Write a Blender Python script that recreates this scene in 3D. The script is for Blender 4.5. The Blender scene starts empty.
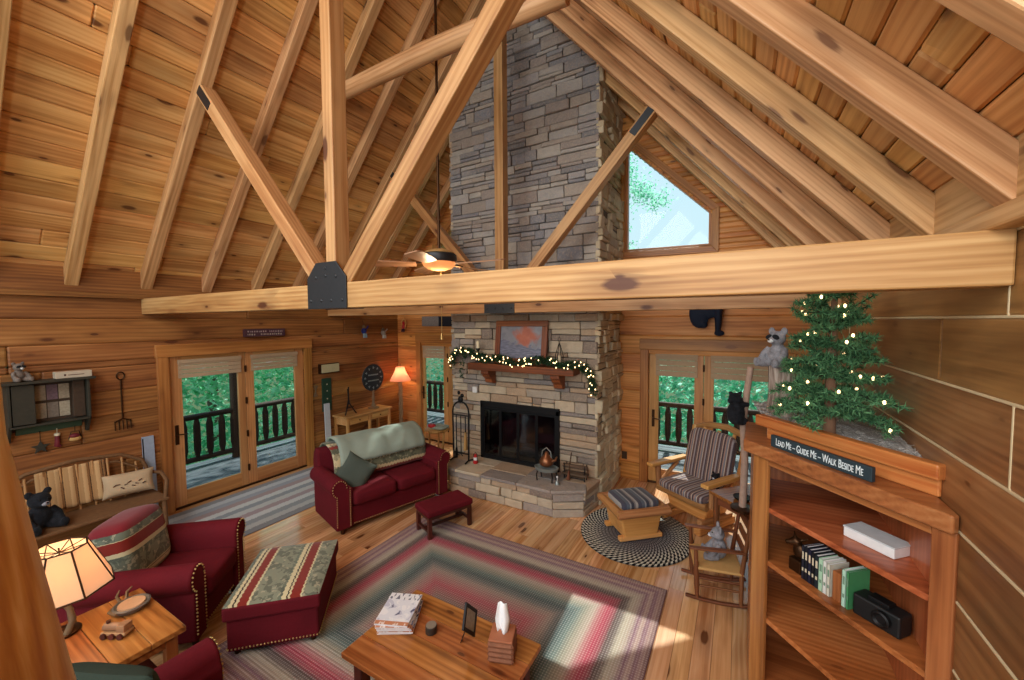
import bpy, math, random
from mathutils import Vector, Matrix
random.seed(7)
S = bpy.context.scene
COL = S.collection
PI = math.pi
EYE = 2.47

# ---------------------------------------------------------------- camera, sky, sun, fill, exposure
def look_matrix(yaw, pitch, roll, loc):
    cy, sy, cp, sp = math.cos(yaw), math.sin(yaw), math.cos(pitch), math.sin(pitch)
    f = Vector((-sy*cp, cy*cp, sp)); r = Vector((cy, sy, 0)); u = r.cross(f)
    c, s = math.cos(roll), math.sin(roll)
    r2 = c*r + s*u; u2 = -s*r + c*u
    m = Matrix((r2, u2, -f)).transposed().to_4x4()
    m.translation = loc
    return m
cam = bpy.data.cameras.new('camera'); cam_o = bpy.data.objects.new('camera', cam); COL.objects.link(cam_o)
cam.sensor_width = 36; cam.lens = 395.6/1024*36; cam.clip_start = .02; cam.clip_end = 300
cam_o.matrix_world = look_matrix(math.radians(29.84), math.radians(-2.768), math.radians(-.334), Vector((0, 0, EYE)))
S.camera = cam_o

w = bpy.data.worlds.new('sky'); S.world = w; w.use_nodes = True
wn = w.node_tree.nodes; wl = w.node_tree.links
bg = wn['Background']; bg.inputs[1].default_value = 1.05
tcw = wn.new('ShaderNodeTexCoord'); sepw = wn.new('ShaderNodeSeparateXYZ'); rw = wn.new('ShaderNodeValToRGB')
wl.new(tcw.outputs['Generated'], sepw.inputs[0]); wl.new(sepw.outputs[2], rw.inputs[0]); wl.new(rw.outputs[0], bg.inputs[0])
rw.color_ramp.elements[0].position = .0; rw.color_ramp.elements[0].color = (.66, .84, .90, 1)
rw.color_ramp.elements[1].position = .8; rw.color_ramp.elements[1].color = (.56, .78, 1.0, 1)

def light(name, kind, loc, energy, color=(1, 1, 1), target=None, **k):
    l = bpy.data.lights.new(name, kind); l.energy = energy; l.color = color
    for a, b in k.items(): setattr(l, a, b)
    o = bpy.data.objects.new(name, l); COL.objects.link(o); o.location = loc
    if target is not None:
        o.rotation_euler = (Vector(target)-Vector(loc)).to_track_quat('-Z', 'Y').to_euler()
    return o
light('sun', 'SUN', (0, 30, 30), 5.2, (1, .96, .90), (0.068*30, 30-.825*30, 0), angle=.009)
# two added fill lights behind the camera, not lamps of the room
light('rear_fill_light', 'AREA', (-3.0, -2.2, 5.0), 225, (1, .94, .86), (-2.9, 4.5, 2.4), shape='RECTANGLE', size=4.6, size_y=2.4)
light('side_fill_light', 'AREA', (.05, -1.7, 3.0), 85, (1, .95, .88), (-.6, 4.5, 2.9), shape='RECTANGLE', size=1.2, size_y=1.2)
S.view_settings.view_transform = 'Standard'; S.view_settings.look = 'None'
S.view_settings.exposure = 0.14; S.view_settings.gamma = 1.0; S.view_settings.use_curve_mapping = False
S.cycles.use_denoising = True
S.cycles.max_bounces = 8; S.cycles.diffuse_bounces = 5; S.cycles.glossy_bounces = 4
S.cycles.transmission_bounces = 6; S.cycles.transparent_max_bounces = 16
S.cycles.sample_clamp_indirect = 6.0
S.cycles.caustics_reflective = False; S.cycles.caustics_refractive = False

# ---------------------------------------------------------------- mesh builder
I3 = Matrix.Identity(3)
def RZ(a): return Matrix.Rotation(a, 3, 'Z')
def RX(a): return Matrix.Rotation(a, 3, 'X')
def RY(a): return Matrix.Rotation(a, 3, 'Y')
def rr(a, b): return random.uniform(a, b)
class MB:
    def __init__(s): s.v = []; s.f = []; s.g = []; s.t = []; s.m = []
    def add(s, vs, fs, gs, tone=None, mi=0):
        b = len(s.v); t = random.random() if tone is None else tone
        s.v += [tuple(v) for v in vs]; s.g += [tuple(g) for g in gs]; s.t += [t]*len(vs)
        s.f += [tuple(b+i for i in f) for f in fs]; s.m += [mi]*len(fs)
        return s
    def box(s, c, size, R=I3, grain=0, tone=None, mi=0, off=True):
        c = Vector(c); o = Vector((rr(0, 40), rr(0, 40), rr(0, 40))) if off else Vector((0, 0, 0))
        vs = []; gs = []
        for x in (-.5, .5):
            for y in (-.5, .5):
                for z in (-.5, .5):
                    l = Vector((x*size[0], y*size[1], z*size[2])); vs.append(c + R @ l)
                    g = Vector((l[grain], l[(grain+1) % 3], l[(grain+2) % 3])); gs.append(g+o)
        fs = [(0, 1, 3, 2), (4, 6, 7, 5), (0, 4, 5, 1), (2, 3, 7, 6), (0, 2, 6, 4), (1, 5, 7, 3)]
        return s.add(vs, fs, gs, tone, mi)
    def bx(s, x0, x1, y0, y1, z0, z1, **k):
        return s.box(((x0+x1)/2, (y0+y1)/2, (z0+z1)/2), (abs(x1-x0), abs(y1-y0), abs(z1-z0)), **k)
    def bar(s, p0, p1, w, h, up=(0, 0, 1), tone=None, mi=0):
        p0 = Vector(p0); p1 = Vector(p1); d = (p1-p0); L = d.length; d.normalize()
        up = Vector(up); y = up.cross(d)
        if y.length < 1e-4: y = Vector((1, 0, 0)).cross(d)
        y.normalize(); z = d.cross(y)
        return s.box((p0+p1)/2, (L, w, h), Matrix((d, y, z)).transposed(), 0, tone, mi)
    def tube(s, pts, rad, n=10, caps=True, tone=None, mi=0, wob=0, flat=1.0):
        pts = [Vector(p) for p in pts]; k = len(pts)
        if not hasattr(rad, '__len__'): rad = [rad]*k
        o = Vector((rr(0, 40), rr(0, 40), rr(0, 40)))
        vs = []; gs = []; al = 0; up = None
        for i in range(k):
            d = (pts[min(i+1, k-1)]-pts[max(i-1, 0)]).normalized()
            if up is None: up = Vector((0, 0, 1)) if abs(d.z) < .9 else Vector((1, 0, 0))
            a = up.cross(d)
            if a.length < 1e-5: a = Vector((0, 1, 0)).cross(d)
            a.normalize(); b = d.cross(a); up = b
            if i: al += (pts[i]-pts[i-1]).length
            for j in range(n):
                t = 2*PI*j/n; r = rad[i]*(1+wob*rr(-1, 1))
                ly, lz = r*math.cos(t), r*math.sin(t)*flat
                vs.append(pts[i]+a*ly+b*lz); gs.append(o+Vector((al, ly, lz)))
        fs = []
        for i in range(k-1):
            for j in range(n):
                fs.append((i*n+j, i*n+(j+1) % n, (i+1)*n+(j+1) % n, (i+1)*n+j))
        if caps: fs.append(tuple(range(n-1, -1, -1))); fs.append(tuple((k-1)*n+j for j in range(n)))
        return s.add(vs, fs, gs, tone, mi)
    def lathe(s, prof, c=(0, 0, 0), R=I3, n=20, tone=None, mi=0, sx=1, sy=1):
        c = Vector(c); o = Vector((rr(0, 40), rr(0, 40), rr(0, 40))); vs = []; gs = []
        for r, z in prof:
            for j in range(n):
                t = 2*PI*j/n; l = Vector((r*sx*math.cos(t), r*sy*math.sin(t), z)); vs.append(c+R @ l); gs.append(o+Vector((l.z, l.x, l.y)))
        fs = []
        for i in range(len(prof)-1):
            for j in range(n):
                fs.append((i*n+j, i*n+(j+1) % n, (i+1)*n+(j+1) % n, (i+1)*n+j))
        fs.append(tuple(range(n-1, -1, -1))); fs.append(tuple((len(prof)-1)*n+j for j in range(n)))
        return s.add(vs, fs, gs, tone, mi)
    def prism(s, poly, a, b, f, tone=None, mi=0, grain=None, off=True):
        """poly: 2D outline; f(u, v, w) -> 3D point, w runs a..b"""
        n = len(poly); vs = [f(u, v, a) for u, v in poly]+[f(u, v, b) for u, v in poly]
        o = Vector((rr(0, 40), rr(0, 40), rr(0, 40))) if off else Vector((0, 0, 0))
        gs = [o+Vector(p) for p in ([(u, v, a) for u, v in poly]+[(u, v, b) for u, v in poly])]
        if grain == 1: gs = [Vector((g.y, g.x, g.z)) for g in gs]
        if grain == 2: gs = [Vector((g.z, g.x, g.y)) for g in gs]
        fs = [tuple(range(n-1, -1, -1)), tuple(range(n, 2*n))]+[(i, (i+1) % n, n+(i+1) % n, n+i) for i in range(n)]
        return s.add(vs, fs, gs, tone, mi)
    def ball(s, c, r, R=I3, n=14, m=9, e1=1, e2=1, tone=None, mi=0, off=True, wob=0):
        """ellipsoid / superellipsoid (e < 1 squarer)"""
        c = Vector(c); r = (r, r, r) if not hasattr(r, '__len__') else r
        o = Vector((rr(0, 40), rr(0, 40), rr(0, 40))) if off else Vector((0, 0, 0))
        pw = lambda x, e: math.copysign(abs(x)**e, x)
        vs = []; gs = []
        for i in range(m+1):
            p = -PI/2+PI*i/m; cp = pw(math.cos(p), e1) if 0 < i < m else 0; sp = pw(math.sin(p), e1)
            for j in range(n if 0 < i < m else 1):
                t = 2*PI*j/n; q = 1+wob*rr(-1, 1)
                l = Vector((r[0]*cp*pw(math.cos(t), e2)*q, r[1]*cp*pw(math.sin(t), e2)*q, r[2]*sp*q))
                vs.append(c+R @ l); gs.append(o+l)
        fs = []; nv = len(vs)
        idx = lambda i, j: 0 if i == 0 else (nv-1 if i == m else 1+(i-1)*n+j % n)
        for i in range(m):
            for j in range(n):
                if i == 0: fs.append((0, idx(1, j+1), idx(1, j)))
                elif i == m-1: fs.append((idx(i, j), idx(i, j+1), nv-1))
                else: fs.append((idx(i, j), idx(i, j+1), idx(i+1, j+1), idx(i+1, j)))
        return s.add(vs, fs, gs, tone, mi)
    def grid(s, nu, nv, f, g=None, tone=None, mi=0, closeu=False):
        vs = []; gs = []
        for i in range(nu+1):
            for j in range(nv+1):
                vs.append(f(i/nu, j/nv)); gs.append(g(i/nu, j/nv) if g else (i/nu, j/nv, 0))
        W = nv+1
        fs = [(i*W+j, (i+1)*W+j, (i+1)*W+j+1, i*W+j+1) for i in range(nu) for j in range(nv)]
        return s.add(vs, fs, gs, tone, mi)
    def build(s, name, mats, parent=None, bevel=0, seg=2, smooth=None, world=False, solid=0, sub=0):
        me = bpy.data.meshes.new(name); me.from_pydata(s.v, [], s.f)
        a = me.attributes.new('gc', 'FLOAT_VECTOR', 'POINT'); a.data.foreach_set('vector', [c for g in s.g for c in g])
        a = me.attributes.new('tone', 'FLOAT', 'POINT'); a.data.foreach_set('value', s.t)
        if not isinstance(mats, (list, tuple)): mats = [mats]
        for m in mats: me.materials.append(m)
        me.polygons.foreach_set('material_index', s.m)
        if smooth:
            me.polygons.foreach_set('use_smooth', [True]*len(s.f)); me.update(); me.set_sharp_from_angle(angle=math.radians(smooth))
        me.update()
        o = bpy.data.objects.new(name, me); COL.objects.link(o)
        if parent:
            o.parent = parent
            if world: o.matrix_parent_inverse = wmat(parent).inverted()
        if bevel:
            b = o.modifiers.new('bevel', 'BEVEL'); b.width = bevel; b.segments = seg; b.limit_method = 'ANGLE'; b.angle_limit = math.radians(35)
        if solid:
            b = o.modifiers.new('thick', 'SOLIDIFY'); b.thickness = solid; b.offset = 0
        if sub:
            b = o.modifiers.new('sub', 'SUBSURF'); b.levels = sub; b.render_levels = sub
        return o
def wmat(o):
    m = o.matrix_basis.copy()
    if o.parent: m = wmat(o.parent) @ o.matrix_parent_inverse @ m
    return m
def tag(o, label=None, cat=None, group=None, kind=None):
    if label: o['label'] = label
    if cat: o['category'] = cat
    if group: o['group'] = group
    if kind: o['kind'] = kind
    return o
def thing(name, label, cat, loc=(0, 0, 0), rz=0, group=None, kind=None):
    o = bpy.data.objects.new(name, None); COL.objects.link(o); o.empty_display_size = .1
    o.location = loc; o.rotation_euler = (0, 0, rz)
    return tag(o, label, cat, group, kind)
def dup(o, parent=None, loc=None, rz=None, label=None, group=None):
    c = o.copy(); COL.objects.link(c)
    if parent is not None: c.parent = parent; c.matrix_parent_inverse = o.matrix_parent_inverse.copy()
    if loc is not None: c.location = loc
    if rz is not None: c.rotation_euler = (0, 0, rz)
    if label: c['label'] = label
    if group: c['group'] = group
    for ch in list(o.children): dup(ch, c)
    return c
def text(body, name, mat, parent, M, size, sx=1, align='CENTER', caps=False, ext=.001):
    cu = bpy.data.curves.new(name, 'FONT'); cu.body = body; cu.size = size; cu.align_x = align; cu.align_y = 'CENTER'
    cu.extrude = ext; cu.materials.append(mat)
    if caps:
        cu.small_caps_scale = .78
        for ch, f in zip(body, cu.body_format): f.use_small_caps = ch.islower()
    tmp = bpy.data.objects.new(name, cu); COL.objects.link(tmp); bpy.context.view_layer.update()
    me = bpy.data.meshes.new_from_object(tmp.evaluated_get(bpy.context.evaluated_depsgraph_get())); bpy.data.objects.remove(tmp)
    o = bpy.data.objects.new(name, me); COL.objects.link(o); o.parent = parent
    o.matrix_basis = M @ Matrix.Diagonal((sx, 1, 1, 1))
    return o
def frame(origin, xaxis, yaxis):
    x = Vector(xaxis).normalized(); y = Vector(yaxis); y = (y-x*x.dot(y)).normalized(); z = x.cross(y)
    m = Matrix((x, y, z)).transposed().to_4x4(); m.translation = origin
    return m

# ---------------------------------------------------------------- materials
class NT:
    def __init__(s, name):
        s.m = bpy.data.materials.new(name); s.m.use_nodes = True; s.t = s.m.node_tree
        s.b = s.t.nodes['Principled BSDF']; s.out = s.t.nodes['Material Output']
    def n(s, ty, ins=None, **k):
        o = s.t.nodes.new('ShaderNode'+ty)
        for a, b in k.items(): setattr(o, a, b)
        if ins:
            for a, b in ins.items(): s.set(o.inputs[a], b)
        return o
    def set(s, sock, v):
        if isinstance(v, bpy.types.NodeSocket): s.t.links.new(v, sock)
        elif isinstance(v, bpy.types.Node): s.t.links.new(v.outputs[0], sock)
        else:
            if hasattr(v, '__len__') and len(v) == 3 and sock.type == 'RGBA': v = (*v, 1)
            sock.default_value = v
    def attr(s, name, fac=False):
        a = s.n('Attribute', attribute_name=name); return a.outputs['Fac' if fac else 'Vector']
    def mul(s, v, k): return s.n('VectorMath', {0: v, 1: k}, operation='MULTIPLY').outputs[0]
    def math(s, op, a, b=0.0, c=None):
        d = {0: a, 1: b}
        if c is not None: d[2] = c
        return s.n('Math', d, operation=op).outputs[0]
    def noise(s, v, scale, detail=3, dist=0, rough=.5):
        return s.n('TexNoise', {'Vector': v, 'Scale': scale, 'Detail': detail, 'Distortion': dist, 'Roughness': rough}).outputs[0]
    def ramp(s, fac, els, const=False):
        r = s.n('ValToRGB', {0: fac}); cr = r.color_ramp
        if const: cr.interpolation = 'CONSTANT'
        while len(cr.elements) < len(els): cr.elements.new(.5)
        for e, (p, c) in zip(cr.elements, els): e.position = p; e.color = (*c, 1) if len(c) == 3 else c
        return r.outputs[0]
    def mix(s, f, a, b, mode='MIX'):
        m = s.n('Mix', data_type='RGBA', blend_type=mode); s.set(m.inputs[0], f); s.set(m.inputs[6], a); s.set(m.inputs[7], b); return m.outputs[2]
    def map(s, v, a, b, c, d): return s.n('MapRange', {0: v, 1: a, 2: b, 3: c, 4: d}).outputs[0]
    def bump(s, h, st=.3, dist=.01):
        b = s.n('Bump', {'Height': h, 'Strength': st, 'Distance': dist}); s.set(s.b.inputs['Normal'], b.outputs[0])
    def base(s, c): s.set(s.b.inputs['Base Color'], c)
    def p(s, rough=.5, spec=.5, metal=0, sheen=0, coat=0):
        s.set(s.b.inputs['Roughness'], rough); s.b.inputs['Specular IOR Level'].default_value = spec
        s.set(s.b.inputs['Metallic'], metal); s.b.inputs['Sheen Weight'].default_value = sheen; s.b.inputs['Coat Weight'].default_value = coat
        s.b.inputs['Coat Roughness'].default_value = .15
        return s.m
def srgb(r, g, b): 
    f = lambda x: x/255/12.92 if x < 10.3 else ((x/255+.055)/1.055)**2.4
    return (f(r), f(g), f(b))
def wood(name, dark, mid, light, rough=.42, knots=.8, var=.5, coat=0, knot=(78, 36, 16), kd=1.0, grain=1.0):
    t = NT(name); gc = t.attr('gc'); tone = t.attr('tone', True)
    n1 = t.noise(t.mul(gc, (.5, 3.6, 3.6)), 1.2, 4, .6)
    n2 = t.noise(t.mul(gc, (1.4, 55, 55)), 1.0, 3, .2, .6)
    wv = t.n('TexWave', {'Vector': t.mul(gc, (.16, 1, 1)), 'Scale': 9.0, 'Distortion': 4.0, 'Detail': 2.0, 'Detail Scale': .9}, wave_type='RINGS', rings_direction='X').outputs['Fac']
    f = t.math('ADD', t.math('MULTIPLY', n1, .60), t.math('ADD', t.math('MULTIPLY', n2, .26*grain), t.math('MULTIPLY', wv, .08*grain)))
    c = t.ramp(f, [(.34, srgb(*dark)), (.5, srgb(*mid)), (.66, srgb(*light))])
    if knots:      # dark heartwood streaks along the board
        st = t.map(t.noise(t.mul(gc, (.28, 11, 11)), 1.0, 3, .8), .57, .72, 0, .55*knots); c = t.mix(st, c, tuple(x*.8 for x in srgb(*dark)))
    h = t.n('HueSaturation', {'Color': c, 'Value': t.map(tone, 0, 1, 1-var*.5, 1+var*.4), 'Hue': t.map(t.math('FRACT', t.math('MULTIPLY', tone, 7.3)), 0, 1, .493, .508)}).outputs[0]
    if knots:
        for k, off, r, lim in ((1.0, 0, .17, .55), (1.9, 3.7, .15, .66)):
            vec = t.n('VectorMath', {0: t.mul(gc, (1.7*kd*k, 4.6*kd*k, 4.6*kd*k)), 1: (off, off, off)}, operation='ADD').outputs[0]
            vor = t.n('TexVoronoi', {'Vector': vec, 'Scale': 1.0}); vv = t.math('ADD', vor.outputs['Distance'], t.math('MULTIPLY', t.math('SUBTRACT', n2, .5), .08))
            on = t.math('GREATER_THAN', t.n('SeparateColor', {0: vor.outputs['Color']}).outputs[0], lim)
            k1 = t.map(vv, r*.6, r, 1, 0); k2 = t.map(vv, r*.9, r*2.6, .32, 0)
            h = t.mix(t.math('MULTIPLY', on, t.math('MULTIPLY', t.math('MAXIMUM', k1, k2), knots)), h, srgb(*knot))
    t.base(h); t.bump(f, .12, .003)
    return t.p(rough, .4, coat=coat)
def plain(name, c, rough=.6, metal=0, sheen=0, var=.12, scale=30, bump=0, spec=.4):
    t = NT(name); gc = t.attr('gc'); n = t.noise(gc, scale, 3)
    k = srgb(*c); t.base(t.mix(n, tuple(x*(1-var) for x in k), tuple(min(1, x*(1+var)) for x in k)))
    if bump: t.bump(n, bump, .004)
    return t.p(rough, spec, metal, sheen)
def emis(name, c, st):
    t = NT(name); t.base(c); t.b.inputs['Emission Color'].default_value = (*c, 1); t.b.inputs['Emission Strength'].default_value = st
    return t.p(.5)

M = {}
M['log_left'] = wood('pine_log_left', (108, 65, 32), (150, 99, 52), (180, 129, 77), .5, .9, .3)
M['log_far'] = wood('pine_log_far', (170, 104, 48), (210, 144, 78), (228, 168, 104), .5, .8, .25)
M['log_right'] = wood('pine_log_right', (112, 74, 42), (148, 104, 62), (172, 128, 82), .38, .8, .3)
M['deck_board'] = wood('ceiling_board', (184, 126, 70), (222, 170, 108), (238, 196, 138), .5, .9, .38)
M['beam'] = wood('heavy_timber', (146, 94, 54), (178, 129, 82), (200, 156, 108), .5, .95, .12, grain=1.4, kd=.8)
M['rafter'] = wood('rafter_timber', (150, 104, 62), (194, 146, 98), (218, 174, 126), .5, .8, .22, grain=1.6)
M['floor'] = wood('floor_board', (172, 116, 70), (210, 160, 112), (230, 190, 146), .18, .9, .4, coat=.45)
M['trim'] = wood('door_casing', (142, 88, 42), (178, 120, 62), (196, 140, 80), .4, .5, .2)
M['leaf'] = wood('door_wood', (166, 114, 66), (192, 140, 86), (208, 160, 106), .4, .15, .2)
M['chink'] = plain('pale_caulk', (206, 188, 152), .6)
M['steel'] = plain('dark_steel', (58, 60, 64), .45, .7)
M['iron'] = plain('black_iron', (26, 26, 28), .5, .5)
M['bronze'] = plain('dark_bronze', (70, 46, 28), .4, .8)
M['shade'] = plain('shade_fabric', (176, 152, 124), .8, sheen=.1)
M['white'] = plain('white_paint', (226, 228, 230), .5)
def glass(name, rough=0.0, tint=(.94, .98, .97), refl=.01):
    t = NT(name); lw = t.n('LayerWeight', {'Blend': .5}).outputs['Facing']; fr = t.math('ADD', t.math('MULTIPLY', t.math('POWER', lw, 5.0), .2), refl)
    tr = t.n('BsdfTransparent', {'Color': tint}); gl = t.n('BsdfGlossy', {'Roughness': rough})
    mx = t.n('MixShader', {0: fr, 1: tr, 2: gl}); t.t.links.new(mx.outputs[0], t.out.inputs[0]); return t.m
M['glass'] = glass('window_glass')
def stone(name, cols, rough=.8):
    t = NT(name); gc = t.attr('gc'); tone = t.attr('tone', True)
    n = t.noise(gc, 9, 5, .3); n2 = t.noise(gc, 45, 4)
    c = t.ramp(tone, [(i/len(cols), srgb(*k)) for i, k in enumerate(cols)], True)
    c = t.mix(t.map(n, .35, .8, 0, .45), c, t.mix(.5, c, srgb(70, 62, 58)))
    c = t.mix(t.map(n2, .45, .7, 0, .35), c, srgb(190, 176, 152))
    t.base(c); t.bump(t.math('ADD', n, t.math('MULTIPLY', n2, .4)), .7, .03); return t.p(rough, .3)
M['stone'] = stone('ledge_stone', [(176, 164, 150), (150, 136, 124), (190, 176, 156), (172, 146, 122), (142, 134, 132), (200, 184, 160), (180, 156, 132), (160, 150, 144), (186, 160, 134), (136, 122, 114)])
M['stone_high'] = stone('ledge_stone_high', [(154, 150, 152), (136, 133, 136), (164, 160, 158), (148, 138, 134), (130, 130, 138), (170, 164, 158), (152, 142, 136), (144, 143, 148), (160, 150, 142), (122, 120, 124)])  # same ledge stone, greyed and blued to paint skylight on the upper chimney
M['stone_side'] = stone('ledge_stone_lit_side', [(206, 192, 164), (190, 176, 150), (214, 200, 170), (180, 164, 138), (200, 182, 150), (220, 206, 176)])  # ledge stone paled to cream, painting door daylight onto the right face
M['mortar'] = plain('mortar', (104, 96, 90), .95, bump=.4)
# ---------------------------------------------------------------- the room
XL, XR, YF, YB = -6.38, .766, 6.175, -1.0
XW = .790      # face of the right log wall
XM = (XL+XR)/2; HALF = (XR-XL)/2; SL = 1.149; CO = .282
def zb(x): return EYE+.395+SL*(HALF-abs(x-XM))          # underside of the rafters
def zd(x): return zb(x)+.205                            # underside of the roof boards

def floor_boards():
    m = MB(); x = XL-.15
    while x < XR+.15:
        w_ = .128; y = YB-rr(0, 2)
        while y < YF+.15:
            L = rr(1.8, 3.6); y0, y1 = max(y, YB), min(y+L, YF+.15)
            if y1-y0 > .05: m.bx(x+.0008, x+w_-.0008, y0+.0008, y1-.0008, -.03, 0, grain=1)
            y += L
        x += w_
    return m
tag(floor_boards().build('floor', M['floor'], bevel=.0015, seg=1), kind='structure')
b = MB(); b.bx(XL-.3, XR+.3, YB, YF+.3, -.25, -.031); tag(b.build('floor_slab', M['mortar']), kind='structure')

def log_wall(name, axis, face, out, u0, u1, z0, z1, zoff, openings, mat, bevel=.016, th=.16, CO=CO):
    m = MB(); cuts = set([z0, z1])
    z = zoff
    while z > z0: z -= CO
    course = []
    while z < z1: course.append((max(z, z0), min(z+CO, z1))); z += CO
    for a, b in course:
        br = sorted(set([a, b]+[q for o in openings for q in (o[2], o[3]) if a+.01 < q < b-.01]))
        tone = random.random()
        cutsu = [u0]; u = u0+rr(1.2, 4.5)
        while u < u1-1: cutsu.append(u); u += rr(3, 5)
        cutsu.append(u1)
        for c, d in zip(br, br[1:]):
            zm = (c+d)/2; iv = [(u0, u1)]
            for o in openings:
                if o[2] < zm < o[3]:
                    nv = []
                    for p, q in iv:
                        if o[1] <= p or o[0] >= q: nv.append((p, q)); continue
                        if o[0] > p: nv.append((p, o[0]))
                        if o[1] < q: nv.append((o[1], q))
                    iv = nv
            for p, q in iv:
                pts = [p]+[k for k in cutsu if p+.3 < k < q-.3]+[q]
                for e, f in zip(pts, pts[1:]):
                    if axis == 'y': m.bx(face, face+out*th, e, f, c, d, grain=1)
                    else: m.bx(e, f, face, face+out*th, c, d, grain=0)
    return tag(m.build(name, mat, bevel=bevel, seg=2), kind='structure')
D1 = (2.20, 4.04, -.05, 2.03); D3 = (-1.17, .66, -.05, 2.03); D2 = (-5.72, -4.22, -.05, 2.03)
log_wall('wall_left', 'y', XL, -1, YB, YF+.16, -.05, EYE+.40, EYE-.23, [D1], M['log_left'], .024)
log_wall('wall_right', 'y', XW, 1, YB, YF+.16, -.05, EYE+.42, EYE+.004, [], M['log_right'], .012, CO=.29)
# gable wall, windows cut as polygons under the roof slope
GW = [(-1.50, EYE+1.08), (-.39, EYE+1.06), (-.39, EYE+1.49), (-1.50, EYE+2.60)]     # right gable glass
def mir(p): return (2*XM-p[0], p[1])
def gable():
    m = MB(); z = EYE-.23
    while z > -.05: z -= CO
    while z < 7.2:
        a, b = max(z, -.05), z+CO
        sub = [(a, b)] if b < 3.4 or a > 5.25 else [(a+(b-a)*i/4, a+(b-a)*(i+1)/4) for i in range(4)]
        for c, d in sub:
            zm = (c+d)/2
            w_ = HALF+.16 if d < EYE+.6 else HALF+.4-max(0, (c-(EYE+.6))/SL)
            w_ = min(w_, HALF+.16)
            iv = [(XM-w_, XM+w_)]
            ops = []
            for o in (D2, D3):
                if o[2] < zm < o[3]: ops.append((o[0], o[1]))
            if EYE+1.02 < zm < EYE+2.66:
                hi = min(-.34, -1.5+(EYE+2.60-zm)/.99+.02)
                ops.append((-1.56, hi)); ops.append((2*XM-hi, 2*XM+1.56))
            for o in ops:
                nv = []
                for p, q in iv:
                    if o[1] <= p or o[0] >= q: nv.append((p, q)); continue
                    if o[0] > p: nv.append((p, o[0]))
                    if o[1] < q: nv.append((o[1], q))
                iv = nv
            for p, q in iv:
                m.bx(p, q, YF, YF+.16, c, d, grain=0)
        # split courses at the door heads
        z += CO
    return m
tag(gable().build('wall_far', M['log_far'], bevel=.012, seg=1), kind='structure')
# caulk lines between the squared logs of the right wall
m = MB()
for k in range(-1, 9):
    z = EYE+.004-.29*k
    if z > 0: m.bx(XW-.003, XW+.02, YB, YF, z-.0055, z+.0055)
for y, k in ((1.94, 1), (2.0, -1), (.9, 2), (4.2, 0)):
    m.bx(XW-.002, XW+.02, y-.006, y+.006, EYE+.004-.29*(k+1), EYE+.004-.29*k)
tag(m.build('trim_1', M['chink'], bevel=.003), kind='structure')
# wall plates under the rafters
m = MB(); m.bx(XL-.02, XL+.07, YB, YF, EYE+.29, EYE+.345, grain=1); m.bx(XL-.05, XL+.02, YB, YF, EYE+.345, EYE+.62, grain=1)
tag(m.build('trim_2', M['log_left'], bevel=.006), kind='structure')
m = MB(); m.bx(XW-.075, XW+.02, YB, YF, EYE+.295, EYE+.365, grain=1); m.bx(XW-.01, XW+.05, YB, YF, EYE+.365, EYE+.66, grain=1)
tag(m.build('trim_3', M['rafter'], bevel=.01), kind='structure')

# roof boards
def roof(side, bw, name, mat):
    m = MB(); L = (HALF+.75)/math.cos(math.atan(SL)); n = int(L/bw)+1
    d = Vector((side, 0, -SL)).normalized(); nrm = Vector((side*SL, 0, 1)).normalized()
    top = Vector((XM, 0, zd(XM)))
    R = Matrix((d, Vector((0, 1, 0)), d.cross(Vector((0, 1, 0))))).transposed()
    for i in range(n):
        y = -1.2-rr(0, 3)
        while y < 7.1:
            l = rr(2.6, 5); a, b = max(y, -1.2), min(y+l, 7.1)
            if b-a > .05:
                c = top+d*(bw*(i+.5))+nrm*.018; c.y = (a+b)/2
                m.box(c, (bw-.004, b-a-.003, .036), R, 1)
            y += l
    return tag(m.build(name, mat, bevel=.011, seg=1), kind='structure')
roof(-1, .185, 'ceiling_left', M['deck_board'])
roof(1, .14, 'ceiling_right', M['deck_board'])
m = MB(); 
for s_ in (-1, 1):
    d = Vector((s_, 0, -SL)).normalized(); nrm = Vector((s_*SL, 0, 1)).normalized()
    m.prism([(0, 0), (HALF+.8, -SL*(HALF+.8)), (HALF+.8, -SL*(HALF+.8)+.05), (0, .05)], -1.2, 7.1, lambda u, v, y, s_=s_: (XM+s_*u, y, zd(XM)+.062+v))
tag(m.build('roof_cover', M['mortar']), kind='structure')

# rafters: each one a thing
ordn = ['first', 'second', 'third', 'fourth', 'fifth', 'sixth', 'seventh', 'eighth', 'ninth', 'tenth']
RW = .11
for side, nm in ((-1, 'left'), (1, 'right')):
    ks = list(range(-3, 7))
    if side == 1: ks = list(range(-1, 7))
    for k in ks:
        y = 1.965+.635*k
        if y+RW > YF: continue
        n_ = 6-k
        m = MB(); X = XL if side < 0 else XW
        e = X+side*-.0
        poly = [(XM-side*.0, zb(XM)), (e, zb(e)), (e, zd(e)-.003), (XM, zd(XM)-.003)]
        m2 = MB()
        # grain runs along the slope
        L = math.hypot(HALF, HALF*SL); o = Vector((rr(0, 40), rr(0, 40), rr(0, 40)))
        vs = []; gs = []
        for yy in (y, y+RW):
            for q, (u, v) in enumerate(poly):
                vs.append((u, yy, v)); gs.append(o+Vector((0 if q in (0, 3) else L, (v-zb(u)), yy-y)))
        m.add(vs, [(3, 2, 1, 0), (4, 5, 6, 7)]+[(i, (i+1) % 4, 4+(i+1) % 4, 4+i) for i in range(4)], gs)
        ob = m.build('roof_rafter', M['rafter'], bevel=.008)
        where = 'left roof slope' if side < 0 else 'right roof slope'
        tag(ob, f'pine rafter, {ordn[n_-1]} out from the fireplace gable on the {where}', 'rafter', f'{nm} slope rafters')
m = MB(); m.bx(XM-.05, XM+.05, -1.2, YF-.005, zb(XM)-.13, zd(XM)-.01, grain=1)
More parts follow.
